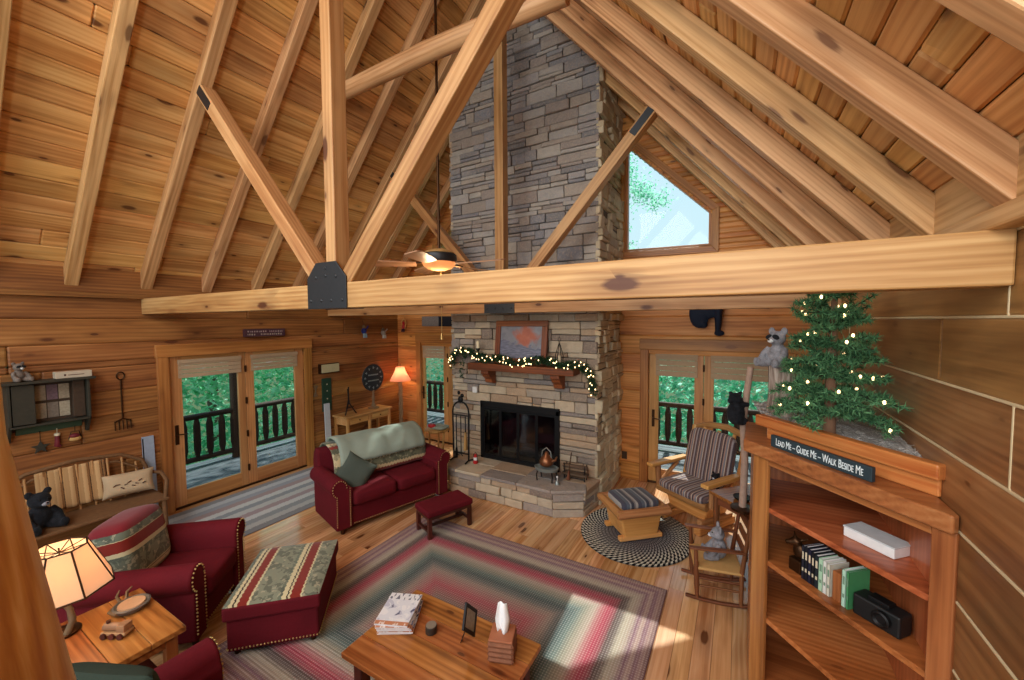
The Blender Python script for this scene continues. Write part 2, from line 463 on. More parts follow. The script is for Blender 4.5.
tag(m.build('ridge_beam', M['rafter'], bevel=.006), 'pine ridge beam running along the roof peak to the chimney', 'beam')

# two heavy timber trusses
def truss(y0, labels, nm, dx=.03, pw=.066):
    T = thing(nm, labels, 'truss', (XM, y0, EYE+.1))
    y1 = y0+.14; ym = y0+.07; zt, zl = EYE+.297, EYE+.107; xc = XM+dx
    m = MB(); m.bx(XL+.001, XW-.001, y0, y1, zl, zt, grain=0); m.build('tie_beam', M['beam'], T, bevel=.008, world=True)
    m = MB(); m.bx(xc-pw, xc+pw, y0+.004, y1-.004, zt, zb(XM)-.13, grain=2); m.build('king_post', M['beam'], T, bevel=.008, world=True)
    for s_ in (-1, 1):
        p0 = Vector((xc+s_*.14, ym, zt-.0)); 
        # run until the strut meets the rafter
        d = Vector((s_*.672, 0, .740)); t = 0
        while p0.z+d.z*t < zb(p0.x+d.x*t)-.012 and t < 5: t += .01
        p1 = p0+d*t
        a = p0-d*.03
        m = MB(); m.bar(a, p1, .125, .135, up=(0, 1, 0)); st = m.build('strut', M['beam'], T, bevel=.008, world=True)
        m = MB(); q = p1-d*.30
        for yy in (y0+.002, y1-.002):
            nrm = Vector((-d.z, 0, d.x))
            m.box((p1+q)/2+Vector((0, yy-ym, 0))-nrm*.0, (.30, .012, .085), Matrix((d, Vector((0, 1, 0)), d.cross(Vector((0, 1, 0))))).transposed())
        m.build('strap', M['steel'], st, bevel=.002, world=True)
    for yy, s_ in ((y0, -1), (y1, 1)):
        m = MB(); c = XM+.03
        poly = [(-.235, zl-.005), (.235, zl-.005), (.235, zt+.045), (.12, zt+.165), (-.12, zt+.165), (-.235, zt+.045)]
        m.prism(poly, yy+s_*.001, yy+s_*.012, lambda u, v, w_: (c+u, w_, v))
        pl = m.build('gusset_plate', M['steel'], T, bevel=.003, world=True)
        for (u, v) in ((-.19, zl+.06), (-.06, zl+.06), (.06, zl+.06), (.19, zl+.06), (-.12, zt+.05), (.12, zt+.05), (0, zt+.06), (0, zt+.12)):
            m = MB(); m.ball((c+u, yy+s_*.012, v), (.014, .008, .014), n=8, m=6); m.build('bolt', M['steel'], pl, smooth=60, world=True)
    return T
truss(1.965, 'near heavy timber truss with king post, two struts and black steel gusset plate', 'roof_truss', .075, .058)
truss(1.965+.635*4, 'rear heavy timber truss with reddish king post right before the stone chimney', 'roof_truss')
# collar log
yc = 1.965+.635*2-.16
hw = .0
for hw in [i*.01 for i in range(300)]:
    if zb(XM+hw)-.02 < EYE+2.70: break
m = MB(); m.tube([(XM-hw+.02, yc+.08, EYE+2.68), (XM, yc+.08, EYE+2.71), (XM+hw-.02, yc+.08, EYE+2.68)], [.085, .095, .088], 14)
tag(m.build('collar_tie', M['rafter'], smooth=40), 'round log collar tie crossing high between the two roof slopes', 'beam')

# ---------------------------------------------------------------- doors and windows
class Wall:
    """u along the wall, d into the room, z up"""
    def __init__(s, side): s.side = side
    def pt(s, u, d, z):
        if s.side == 'left': return Vector((XL+d, u, z))
        if s.side == 'right': return Vector((XR-d, u, z))
        return Vector((u, YF-d, z))
    def bx(s, m, u0, u1, d0, d1, z0, z1, grain='u', **k):
        a = s.pt(u0, d0, z0); b = s.pt(u1, d1, z1)
        g = {'u': 0 if s.side == 'far' else 1, 'd': 1 if s.side == 'far' else 0, 'z': 2}[grain]
        return m.bx(min(a.x, b.x), max(a.x, b.x), min(a.y, b.y), max(a.y, b.y), min(a.z, b.z), max(a.z, b.z), grain=g, **k)
WL, WR, WF = Wall('left'), Wall('right'), Wall('far')
def french_door(name, W, u0, u1, panes, shade_z, hinge_u, handle_u, cas=.12, blocked=None):
    D = thing(name, None, None, W.pt((u0+u1)/2, 0, 0), kind='structure')
    top = 2.03
    m = MB()
    W.bx(m, u0-cas, u0, -.02, .035, 0, top, 'z'); W.bx(m, u1, u1+cas, -.02, .035, 0, top, 'z'); W.bx(m, u0-cas-.01, u1+cas+.01, -.02, .04, top, top+.16, 'u')
    m.build('casing', M['trim'], D, bevel=.006, world=True)
    m = MB(); W.bx(m, u0, u1, -.12, .0, -.03, .02, 'u'); m.build('threshold', M['bronze'], D, bevel=.003, world=True)
    mid = hinge_u
    for i, (a, b) in enumerate(panes):
        la, lb = (u0, mid) if i == 0 else (mid, u1)
        m = MB(); d0, d1 = -.075, -.03
        W.bx(m, la+.003, a, d0, d1, .02, top-.004, 'z'); W.bx(m, b, lb-.003, d0, d1, .02, top-.004, 'z')
        W.bx(m, a, b, d0, d1, .02, .22, 'u'); W.bx(m, a, b, d0, d1, top-.13, top-.004, 'u')
        lf = m.build('door_leaf', M['leaf'], D, bevel=.005, world=True)
        m = MB(); W.bx(m, a-.005, b+.005, -.056, -.048, .215, top-.125); m.build('pane', M['glass'], lf, world=True)
        m = MB()
        for k in range(4):
            W.bx(m, a-.04, b+.04, -.028+.001*k, -.012-.001*k, shade_z+(top-.07-shade_z)*k/4, shade_z+(top-.07-shade_z)*(k+1)/4-.004)
        W.bx(m, a-.045, b+.045, -.028, -.002, top-.1, top-.05)
        m.build('roller_shade', M['shade'], lf, bevel=.004, world=True)
    m = MB(); W.bx(m, handle_u-.02, handle_u+.02, -.03, -.02, .86, 1.12); a = W.pt(handle_u, -.02, 1.0); b = W.pt(handle_u, .03, 1.0); c = W.pt(handle_u+.1, .03, .99)
    m.tube([a, b, c], .009, 8); m.build('door_handle', M['bronze'], D, bevel=.002, world=True)
    for z in (.28, .8, 1.3, 1.78):
        m = MB(); W.bx(m, hinge_u-.014, hinge_u+.014, -.032, -.02, z-.045, z+.045); a = W.pt(hinge_u, -.018, z-.05); b = W.pt(hinge_u, -.018, z+.05); m.tube([a, b], .008, 8)
        m.build('hinge', M['bronze'], D, world=True)
    return D
french_door('door_1', WL, 2.20, 4.04, [(2.35, 3.03), (3.25, 3.89)], 1.735, 3.13, 2.27)
french_door('door_2', WF, -5.72, -4.22, [(-5.65, -5.16), (-4.94, -4.32)], 1.72, -5.05, -5.69)
french_door('door_3', WF, -1.17, .64, [(-1.03, -.54), (-.29, .5)], 1.64, -.42, -1.1, cas=.12)
def gable_window(name, P):
    Wd = thing(name, None, None, (P[0][0], YF, P[0][1]), kind='structure')
    cx = sum(p[0] for p in P)/4; cz = sum(p[1] for p in P)/4
    m = MB(); n = len(P)
    def offs(k):
        out = []
        for i in range(n):
            a, b, c = Vector(P[i-1]), Vector(P[i]), Vector(P[(i+1) % n])
            e1 = (b-a).normalized(); e2 = (c-b).normalized()
            ccw = 1 if sum(P[j][0]*P[(j+1) % n][1]-P[(j+1) % n][0]*P[j][1] for j in range(n)) > 0 else -1
            n1 = Vector((e1.y, -e1.x))*ccw; n2 = Vector((e2.y, -e2.x))*ccw
            q = (n1+n2); out.append(tuple(b+q*(k/(1+n1.dot(n2)))))
        return out
    for k0, k1, d0, d1 in ((0.0, .05, -.10, -.01), (.04, .13, -.02, .03)):
        A, B = offs(k0), offs(k1)
        for i in range(n):
            j = (i+1) % n
            m.prism([(0, 0), (1, 0), (1, 1), (0, 1)], d0, d1, lambda u, v, w_, A=A, B=B, i=i, j=j: (
                (A[i][0]*(1-u)+A[j][0]*u)*(1-v)+(B[i][0]*(1-u)+B[j][0]*u)*v, YF-w_, (A[i][1]*(1-u)+A[j][1]*u)*(1-v)+(B[i][1]*(1-u)+B[j][1]*u)*v))
    m.build('window_frame', M['trim'], Wd, bevel=.004, world=True)
    m = MB(); A = offs(.01); m.prism(A, YF+.05, YF+.056, lambda u, v, w_: (u, w_, v)); m.build('pane', M['glass'], Wd, world=True)
gable_window('window_1', GW)
gable_window('window_2', [mir(p) for p in GW][::-1])

# ---------------------------------------------------------------- outside: deck, railings, trees
M['deck'] = wood('deck_wood', (66, 74, 80), (96, 106, 112), (122, 132, 136), .7, .2, .35)
M['rail'] = wood('rail_log', (40, 26, 18), (66, 44, 30), (84, 58, 40), .7, .3, .3)
M['bark'] = plain('tree_bark', (84, 70, 58), .9, bump=.5)
def leafmat(name, a, b, tr=.35):
    t = NT(name); tone = t.attr('tone', True); t.base(t.mix(tone, srgb(*a), srgb(*b))); t.p(.6, .3)
    tl = t.n('BsdfTranslucent', {'Color': t.mix(tone, srgb(*a), srgb(*b))}); mx = t.n('MixShader', {0: tr}); t.t.links.new(t.b.outputs[0], mx.inputs[1]); t.t.links.new(tl.outputs[0], mx.inputs[2]); t.t.links.new(mx.outputs[0], t.out.inputs[0]); return t.m
M['leafA'] = leafmat('green_leaf', (92, 192, 140), (214, 255, 230), .62)
M['leafB'] = leafmat('blue_green_leaf', (80, 190, 148), (204, 254, 234), .62)
b = MB(); b.bx(-40, 30, -12, 50, -2.0, -1.9); tag(b.build('ground', plain('forest_floor', (62, 84, 44), .95)), kind='structure')
m = MB()
x = -8.35
while x < XL-.17:
    m.bx(x, x+.130, YB, 8.35, -.07, -.03, grain=1); x += .14
y = YF+.17
x0 = x
while y < 8.3:
    m.bx(x0, 3.5, y, y+.130, -.07, -.03, grain=0); y += .14
tag(m.build('porch_floor', M['deck'], bevel=.004, seg=1), kind='structure')
def railing(label, p0, p1, posts):
    p0 = Vector(p0); p1 = Vector(p1); d = (p1-p0).normalized(); L = (p1-p0).length
    T = thing('porch_railing', label, 'railing', p0)
    for nm, z, r in (('top_rail', .88, .05), ('bottom_rail', .14, .045)):
        m = MB(); m.tube([p0+Vector((0, 0, z)), p1+Vector((0, 0, z))], r, 10); m.build(nm, M['rail'], T, smooth=40, world=True)
    n = int(L/.19); proto = None
    m = MB(); m.tube([(0, 0, .14), (0, 0, .2), (0, 0, .3), (0, 0, .72), (0, 0, .82), (0, 0, .88)], [.03, .035, .055, .055, .035, .03], 8)
    for i in range(n):
        q = p0+d*(L*(i+.5)/n)
        if proto is None: proto = m.build('baluster', M['rail'], T, smooth=40); proto.location = q-p0
        else: c = proto.copy(); COL.objects.link(c); c.parent = T; c.location = q-p0
    for s_ in posts:
        q = p0+d*s_; m = MB(); m.tube([q+Vector((0, 0, -.05)), q+Vector((0, 0, 2.9))], .07, 10); m.build('post', M['rail'], T, smooth=40, world=True)
railing('dark log railing of the porch seen through the wide left door', (-8.1, .2, -.03), (-8.1, 8.0, -.03), (3.55, 7.8))
railing('log railing of the porch across the gable end, seen through the two end doors', (-8.0, 8.0, -.03), (3.0, 8.0, -.03), (2.2, 5.6, 8.9))
def crown(n, r, squash, mat, seed, ls=.16):
    random.seed(seed); m = MB()
    cl = [Vector((random.gauss(0, .45)*r, random.gauss(0, .45)*r, random.gauss(0, .45)*r*squash)) for _ in range(26)]
    for i in range(n):
        c = random.choice(cl)+Vector((random.gauss(0, .16), random.gauss(0, .16), random.gauss(0, .14)))*r
        R = Matrix.Rotation(rr(0, 2*PI), 3, 'Z') @ Matrix.Rotation(rr(-.9, .9), 3, 'X') @ Matrix.Rotation(rr(-.5, .5), 3, 'Y')
        l, w_ = ls*rr(.7, 1.3), ls*rr(.35, .6)
        m.add([c+R @ Vector(p) for p in ((0, -l/2, 0), (w_/2, 0, .02), (0, l/2, 0), (-w_/2, 0, .02))], [(0, 1, 2, 3)], [(0, 0, 0)]*4)
    return m
def leaves(name, label, n, f, mat, ls, seed):
    random.seed(seed); m = MB()
    for i in range(n):
        c = Vector(f()); R = Matrix.Rotation(rr(0, 2*PI), 3, 'Z') @ Matrix.Rotation(rr(-.9, .9), 3, 'X') @ Matrix.Rotation(rr(-.5, .5), 3, 'Y')
        l, w_ = ls*rr(.7, 1.3), ls*rr(.4, .65)
        m.add([c+R @ Vector(p) for p in ((0, -l/2, 0), (w_/2, 0, .02), (0, l/2, 0), (-w_/2, 0, .02))], [(0, 1, 2, 3)], [(0, 0, 0)]*4)
    return tag(m.build(name, mat), label, 'foliage', kind='stuff')
leaves('woodland_thicket', 'green woodland thicket beyond the left porch railing', 15000, lambda: (-11.2-abs(random.gauss(0, 1.0)), rr(-1.5, 11.5), -1.6+4.8*random.random()**.8+.5*math.sin(len(COL.objects)*.3)), M['leafA'], .24, 3)
leaves('woodland_thicket', 'green woodland thicket beyond the gable-end porch railing', 17000, lambda: (rr(-10.5, 4.5), 11.4+abs(random.gauss(0, 1.0)), -1.6+4.4*random.random()**.8), M['leafB'], .24, 4)
spots = [(-6.3, 10.9, 8.6, 'A', 2.2), (-15.5, 6.5, 4.6, 'B', 2.4), (-2.5, 9.6, 5.5, 'B', 1.0), (-15.0, -.5, 4.2, 'A', 2.2), (-12.3, 16.8, 4.0, 'A', 2.6)]  # first tree is added, its high crown keeps sun out of the left gable
tl = ['tall leafy tree added to keep sun out of the left gable window', 'blue-green tree rising behind the thicket past the left porch', 'slim tree whose leafy tip shows at the left of the right gable window', 'leafy tree at the near end of the left porch', 'leafy tree beyond the corner of the two porch railings']
protos = {}
for i, (x, y, z, k, r) in enumerate(spots):
    T = thing('leafy_tree', tl[i], 'tree', (x, y, -1.9), group='trees beyond the porch')
    if k not in protos:
        c = protos[k] = crown(5200, 1.0, 1.15, None, 11+i, .085).build('crown', M['leaf'+k], T)
    else:
        c = protos[k].copy(); COL.objects.link(c); c.parent = T
    c.location = (0, 0, z+1.9); c.scale = (r, r, r); c.rotation_euler = (0, 0, i*1.3)
    m = MB(); m.tube([(0, 0, 0), (.1, 0, (z+1.9)*.5), (0, .1, z+1.9)], [.2*min(1, r), .15*min(1, r), .05], 8); m.build('trunk', M['bark'], T, smooth=50)
random.seed(99)
# ---------------------------------------------------------------- stone fireplace
def stones(m, u0, u1, z0, z1, place, ops=(), hs=(.055, .17), ws=(.14, .55), prot=(.012, .042), jit=.006):
    brk = sorted(set([z0, z1]+[q for o in ops for q in (o[2], o[3]) if z0 < q < z1]))
    for a, b in zip(brk, brk[1:]):
        z = a
        while z < b-.001:
            h = rr(*hs)
            if b-(z+h) < hs[0]: h = b-z
            iv = [(u0, u1)]
            for o in ops:
                if o[2] < z+h/2 < o[3]:
                    nv = []
                    for p, q in iv:
                        if o[1] <= p or o[0] >= q: nv.append((p, q)); continue
                        if o[0] > p: nv.append((p, o[0]))
                        if o[1] < q: nv.append((o[1], q))
                    iv = nv
            for p, q in iv:
                u = p
                while u < q-.001:
                    l = rr(*ws)*(1.25 if h < .08 else 1)
                    if q-(u+l) < ws[0]*.8: l = q-u
                    d = rr(*prot); g = .004
                    sub = [(z, h)]
                    if h > .11 and random.random() < .4: k = h*rr(.35, .65); sub = [(z, k), (z+k, h-k)]
                    for zz, hh in sub:
                        o = Vector((rr(0, 40), rr(0, 40), rr(0, 40))); vs = []; gs = []; dd = d+rr(-.008, .008)
                        for uu in (u+g, u+l-g):
                            for d_ in (-.03, dd):
                                for w_ in (zz+g, zz+hh-g):
                                    ju, jz, jd = (rr(-jit, jit), rr(-jit, jit), rr(-jit, jit)) if d_ > 0 else (0, 0, 0)
                                    vs.append(place(uu+ju, d_+jd, w_+jz)); gs.append(o+Vector((uu, d_, w_)))
                        m.add(vs, [(0, 1, 3, 2), (4, 6, 7, 5), (0, 4, 5, 1), (2, 3, 7, 6), (0, 2, 6, 4), (1, 5, 7, 3)], gs)
                    u += l
            z += h
    return m
CX0, CX1, CY = -4.02, -1.60, 5.06
FP = thing('stone_fireplace', 'ledge-stone fireplace and chimney with raised hearth and black firebox', 'fireplace', ((CX0+CX1)/2, CY, 0))
FB = (-3.44, -2.16, .35, 1.21)
m = MB(); t_ = .04
m.bx(CX0+.01, FB[0], CY+t_, YF-.005, 0, 2.7); m.bx(FB[1], CX1-.01, CY+t_, YF-.005, 0, 2.7); m.bx(FB[0], FB[1], CY+t_, YF-.005, FB[3], 2.7)
m.bx(FB[0], FB[1], CY+t_, YF-.005, 0, FB[2]); m.bx(FB[0], FB[1], CY+.55, YF-.005, FB[2], FB[3])
def crest(u): return zd(u)-.005
m.prism([(CX0+.01, 2.7), (CX1-.01, 2.7), (CX1-.01, crest(CX1)), (XM, crest(XM)), (CX0+.01, crest(CX0))], CY+t_, YF-.005, lambda u, v, w_: (u, w_, v))
m.build('chimney_core', M['mortar'], FP, world=True)
front = lambda u, d, z: Vector((u, CY+.025-d, z))
right = lambda u, d, z: Vector((CX1-.015+d, u, z))
left = lambda u, d, z: Vector((CX0+.015-d, u, z))
m = stones(MB(), CX0, CX1, .30, 2.62, front, [FB]); m.build('front_stone', M['stone'], FP, bevel=.008, seg=1, world=True)
m = MB(); zz = 2.62
while zz < 6.8:     # upper chimney follows the roof slope
    hw = min(1.21, (zd(XM)-(zz+.1))/SL)
    if hw < .08: break
    stones(m, max(CX0, XM-hw), min(CX1, XM+hw), zz, zz+.28, front, hs=(.05, .17), ws=(.14, .5), prot=(.01, .035)); zz += .28
m.build('upper_stone', M['stone_high'], FP, bevel=.008, seg=1, world=True)
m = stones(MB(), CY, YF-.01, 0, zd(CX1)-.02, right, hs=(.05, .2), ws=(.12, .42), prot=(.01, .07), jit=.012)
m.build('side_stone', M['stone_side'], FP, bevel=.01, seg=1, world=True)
m = stones(MB(), CY, YF-.01, 0, zd(CX0)-.02, left, hs=(.06, .2), ws=(.15, .45)); m.build('side_stone', M['stone'], FP, bevel=.01, seg=1, world=True)
# hearth
HX = -3.80
HP = [(HX, CY), (HX, 4.45), (-1.98, 4.45), (-1.64, 4.66), (-1.585, CY)]
m = MB()
for a, b in zip(HP, HP[1:]):
    a_, b_ = Vector((*a, 0)), Vector((*b, 0)); d_ = (b_-a_).normalized(); n_ = Vector((d_.y, -d_.x, 0)); L_ = (b_-a_).length
    stones(m, 0, L_, 0, .315, lambda u, d, z, a_=a_, d_=d_, n_=n_: a_+d_*u-n_*(.02-d)+Vector((0, 0, z)), hs=(.07, .13), ws=(.14, .42), prot=(.012, .035))
hs_ = m.build('hearth_stone', M['stone'], FP, bevel=.008, seg=1, world=True)
m = MB(); m.prism([(HX+.03, CY+.03), (HX+.03, 4.48), (-1.99, 4.48), (-1.67, 4.67), (-1.62, CY+.03)], .0, .312, lambda u, v, w_: (u, v, w_)); m.build('hearth_core', M['mortar'], FP, world=True)
m = MB(); xs = [HX-.02, -3.5, -3.06, -2.5, -2.0]
for a, b in zip(xs, xs[1:]):
    ym = 4.74+rr(-.06, .06); j = rr(-.03, .03)
    m.prism([(a+.004, 4.42), (b-.004, 4.42), (b-.004+j, ym), (a+.004, ym-.01)], .313, .352, lambda u, v, w_: (u, v, w_+rr(-.001, .001)))
    m.prism([(a+.004, ym+.004), (b-.004+j, ym+.008), (b-.004, CY+.02), (a+.004, CY+.02)], .313, .352, lambda u, v, w_: (u, v, w_+rr(-.001, .001)))
m.prism([(-1.996, 4.42), (-1.97, 4.42), (-1.61, 4.645), (-1.68, 4.83), (-1.996, 4.80)], .313, .352, lambda u, v, w_: (u, v, w_))
m.prism([(-1.996, 4.805), (-1.68, 4.835), (-1.60, 4.65), (-1.56, CY+.02), (-1.996, CY+.02)], .313, .352, lambda u, v, w_: (u, v, w_))
m.build('hearth_slab', M['stone'], FP, bevel=.008, world=True)
# firebox
m = MB()
m.bx(FB[0], FB[1], CY+.45, CY+.55, FB[2], FB[3]); m.bx(FB[0], FB[0]+.02, CY+.03, CY+.5, FB[2], FB[3]); m.bx(FB[1]-.02, FB[1], CY+.03, CY+.5, FB[2], FB[3])
m.bx(FB[0], FB[1], CY+.03, CY+.5, FB[2], FB[2]+.02); m.bx(FB[0], FB[1], CY+.03, CY+.5, FB[3]-.02, FB[3])
fb = m.build('firebox', plain('sooty_brick', (60, 58, 58), .95, bump=.3), FP, world=True)
M['smoked'] = glass('smoked_glass', .08, (.45, .52, .58), .09)
ft = FP
x0, x1 = FB[0]-.02, FB[1]+.02; yf = CY-.035
m = MB(); m.bx(x0, x1, yf, yf+.05, FB[3]-.07, FB[3]+.03, grain=0); m.bx(x0, x0+.05, yf, yf+.05, FB[2], FB[3]); m.bx(x1-.05, x1, yf, yf+.05, FB[2], FB[3]); m.bx(x0, x1, yf, yf+.05, FB[2], FB[2]+.045)
m.build('firebox_surround', M['iron'], FP, bevel=.005, world=True)
dw = (x1-x0-.1)/4
for i in range(4):
    a = x0+.05+dw*i; b = a+dw
    m = MB(); d0 = yf+.012
    for (p, q, r, s_) in ((a+.002, a+.022, FB[2]+.05, FB[3]-.075), (b-.022, b-.002, FB[2]+.05, FB[3]-.075), (a+.02, b-.02, FB[2]+.05, FB[2]+.075), (a+.02, b-.02, FB[3]-.1, FB[3]-.075)):
        m.bx(p, q, d0, d0+.014, r, s_)
    dd = m.build('fire_door', M['iron'], FP, bevel=.002, world=True)
    m = MB(); m.bx(a+.018, b-.018, d0+.004, d0+.008, FB[2]+.07, FB[3]-.095); m.build('pane', M['smoked'], dd, world=True)
    if i in (1, 2):
        m = MB(); xx = b-.012 if i == 1 else a+.012; m.ball((xx, d0-.012, .78), .012, n=8, m=6); m.build('knob', M['iron'], dd, smooth=60, world=True)
m = MB()
for k in range(5): m.bar((-3.1+.15*k, CY+.15, .42), (-3.1+.15*k, CY+.40, .42), .015, .015)
m.bar((-3.15, CY+.2, .41), (-2.45, CY+.2, .41), .015, .015); m.build('fire_grate', M['iron'], FP, world=True)
M['firelog'] = wood('fire_log', (70, 52, 42), (110, 88, 70), (140, 116, 94), .8, .2, .5)
for p, q, r in (((-3.15, CY+.2, .48), (-2.45, CY+.22, .48), .05), ((-3.1, CY+.33, .48), (-2.5, CY+.30, .49), .055), ((-3.0, CY+.24, .57), (-2.55, CY+.31, .56), .045)):
    m = MB(); m.tube([p, ((Vector(p)+Vector(q))/2)+Vector((0, .01, .01)), q], [r, r*1.05, r*.9], 10, wob=.08); m.build('fire_log', M['firelog'], FP, smooth=50, world=True)
# mantel
M['mantel'] = wood('mantel_wood', (96, 46, 24), (136, 70, 38), (160, 92, 54), .45, .6, .25)
MX0, MX1, MZ = -3.52, -1.84, 1.845
m = MB(); m.bx(MX0, MX1, CY-.27, CY-.02, MZ-.10, MZ, grain=0)
mt = m.build('mantel_shelf', M['mantel'], FP, bevel=.012, world=True)
for xc in (-3.24, -2.12):
    m = MB(); P = [(.02, MZ-.1), (.235, MZ-.1), (.235, MZ-.155), (.20, MZ-.165), (.19, MZ-.20), (.13, MZ-.24), (.12, MZ-.29), (.08, MZ-.31), (.02, MZ-.315)]
    m.prism(P, xc-.065, xc+.065, lambda u, v, w_: (w_, CY-u, v)); m.build('mantel_bracket', M['mantel'], FP, bevel=.006, world=True)
m = MB(); m.bx(-3.585, -3.505, CY-.062, CY-.03, 1.36, 1.45); o = m.build('wall_switch', M['white'], None, bevel=.004)
tag(o, 'small white switch plate on the stone left of the firebox', 'switch')

# ---------------------------------------------------------------- things on and around the fireplace
def needles(m, c, R, n, l, sp, cone=.9):
    for _ in range(n):
        a = rr(0, 2*PI); e = rr(-cone, cone)
        d = R @ Vector((math.cos(a)*math.cos(e)*sp, math.sin(a)*math.cos(e)*sp, math.sin(e)+.25)); d.normalize()
        s_ = d.cross(Vector((rr(-1, 1), rr(-1, 1), rr(-1, 1)))).normalized()*.0035; p = Vector(c)
        m.add([p-s_, p+s_, p+d*l*rr(.7, 1.1)], [(0, 1, 2)], [(0, 0, 0)]*3)
M['needle'] = leafmat('fir_needle', (18, 44, 26), (52, 92, 58), .15)
M['needleT'] = leafmat('spruce_needle', (40, 86, 60), (112, 168, 118), .25)
M['bulb'] = emis('warm_bulb', (1.0, .66, .32), 5)
M['wire'] = plain('green_wire', (28, 46, 30), .7)
def bulb_mesh(m, c, r=.009): return m.ball(c, (r, r, r*1.5), n=7, m=5)
G = thing('lit_garland', 'green fir garland with tiny warm lights draped along the mantel shelf', 'garland', (-2.7, CY-.22, MZ))
path = [(-3.93, CY-.12, 1.78), (-3.90, CY-.13, 1.92), (-3.74, CY-.17, 2.02), (-3.5, CY-.2, 2.0), (-3.3, CY-.22, 1.93)]+[(-3.2+.1*i, CY-.24+.03*math.sin(i*1.3), MZ+.06+.03*math.sin(i*.9)) for i in range(15)]+[(-1.72, CY-.2, 1.87), (-1.64, CY-.16, 1.76), (-1.61, CY-.14, 1.62), (-1.62, CY-.13, 1.5)]
path = [Vector(p) for p in path]
m = MB(); m.tube(path, .008, 6); m.build('wire', M['wire'], G, world=True)
m = MB(); nb = 0; bulbs = []
for a, b in zip(path, path[1:]):
    n = max(2, int((b-a).length/.014))
    for i in range(n):
        p = a.lerp(b, i/n)
        for _ in range(3):
            d = Vector((rr(-1, 1), rr(-1, .5), rr(-.7, 1))).normalized()
            R = d.to_track_quat('Z', 'Y').to_matrix(); needles(m, p+d*.045, R, 15, .062, .8)
        if random.random() < .40: bulbs.append(p+Vector((rr(-.05, .05), -rr(.05, .09), rr(-.05, .07))))
for s_ in ((-3.62, CY-.2, 1.92), (-3.66, CY-.2, 1.83), (-3.70, CY-.19, 1.72), (-3.68, CY-.19, 1.63)):
    for _ in range(8): needles(m, Vector(s_)+Vector((rr(-.03, .03), rr(-.03, .03), rr(-.03, .03))), Vector((rr(-1, 1), -.5, -.6)).to_track_quat('Z', 'Y').to_matrix(), 10, .05, .8)
m.build('fir_sprigs', M['needle'], G, world=True)
p0 = None
for q in bulbs[:95]:
    if p0 is None: p0 = bulb_mesh(MB(), (0, 0, 0), .0068).build('bulb', M['bulb'], G, smooth=60); o = p0
    else: o = p0.copy(); COL.objects.link(o); o.parent = G
    o.location = q-G.location
# framed picture
def picture_mat():
    t = NT('autumn_scene'); g = t.attr('gc'); x = t.n('SeparateXYZ', {0: g}); u, v = x.outputs[0], x.outputs[1]
    n = t.noise(g, 9, 4, .4); n2 = t.noise(t.mul(g, (3, 14, 1)), 4, 3)
    sky = t.mix(n, srgb(96, 104, 120), srgb(150, 150, 158)); tr = t.mix(n, srgb(150, 60, 30), srgb(216, 120, 70)); dark = t.mix(n2, srgb(40, 40, 58), srgb(150, 154, 178))
    blob = t.map(t.math('ADD', t.math('ABSOLUTE', t.math('SUBTRACT', u, .08)), t.math('ADD', t.math('ABSOLUTE', t.math('SUBTRACT', v, .10)), t.math('MULTIPLY', n, .5))), .36, .52, .8, 0)
    c = t.mix(blob, sky, tr); c = t.mix(t.math('LESS_THAN', t.math('ADD', v, t.math('MULTIPLY', u, .22)), t.math('MULTIPLY', t.math('SUBTRACT', n, .62), .25)), c, dark)
    t.base(c); return t.p(.25, .5)
PT = thing('framed_picture', 'autumn landscape picture in a wide red-brown frame propped on the mantel', 'picture', (-2.71, CY-.06, MZ))
def tilt(u, d, v): return Vector((-2.71+u, CY-.125+v*.12-d, MZ+.005+v*.99))
m = MB()
for (a, b, c, d) in ((-.42, .42, .0, .085), (-.42, .42, .545, .63), (-.42, -.335, .085, .545), (.335, .42, .085, .545)):
    m.prism([(a, c), (b, c), (b, d), (a, d)], -.012, .022, lambda u, v, w_: tilt(u, w_, v), grain=None if b-a > d-c else 1)
m.build('frame', M['mantel'], PT, bevel=.006, world=True)
m = MB(); m.add([tilt(u, .004, v) for u, v in ((-.34, .08), (.34, .08), (.34, .55), (-.34, .55))]+[tilt(u, -.01, v) for u, v in ((-.34, .08), (.34, .08), (.34, .55), (-.34, .55))], [(0, 1, 2, 3), (7, 6, 5, 4), (0, 4, 5, 1), (1, 5, 6, 2), (2, 6, 7, 3), (3, 7, 4, 0)], [(u, v-.3, 0) for u, v in ((-.34, .08), (.34, .08), (.34, .55), (-.34, .55))]*2)
m.build('canvas', picture_mat(), PT, world=True)
M['candle'] = plain('cream_candle', (232, 220, 190), .5)
LN = thing('mantel_lantern', 'slim black candle lantern standing right of the picture on the mantel', 'lantern', (-2.09, CY-.14, MZ))
m = MB(); m.lathe([(.055, 0), (.06, .02), (.03, .05)], (0, 0, 0), n=12)
for a in range(4): m.tube([(.05*math.cos(a*PI/2), .05*math.sin(a*PI/2), .02), (.055*math.cos(a*PI/2), .055*math.sin(a*PI/2), .16), (.02*math.cos(a*PI/2), .02*math.sin(a*PI/2), .28), (0, 0, .33)], .005, 6)
m.tube([(0, 0, .33), (.02, 0, .37), (0, 0, .41), (-.02, 0, .37), (0, 0, .33)], .004, 6); m.build('cage', M['iron'], LN, smooth=50)
m = MB(); m.lathe([(.022, .03), (.022, .15), (.005, .16)], n=12); m.build('candle', M['candle'], LN, smooth=50)
LN = thing('candle_stand', 'grey candle stand rising from the garland left of the picture', 'candle holder', (-3.43, CY-.12, MZ))
m = MB(); m.lathe([(.05, 0), (.05, .012), (.014, .03), (.012, .16), (.035, .2), (.035, .215)], n=12); m.build('stem', M['steel'], LN, smooth=50)
m = MB(); m.lathe([(.026, .215), (.026, .31), (.004, .33)], n=12); m.build('candle', M['candle'], LN, smooth=50)
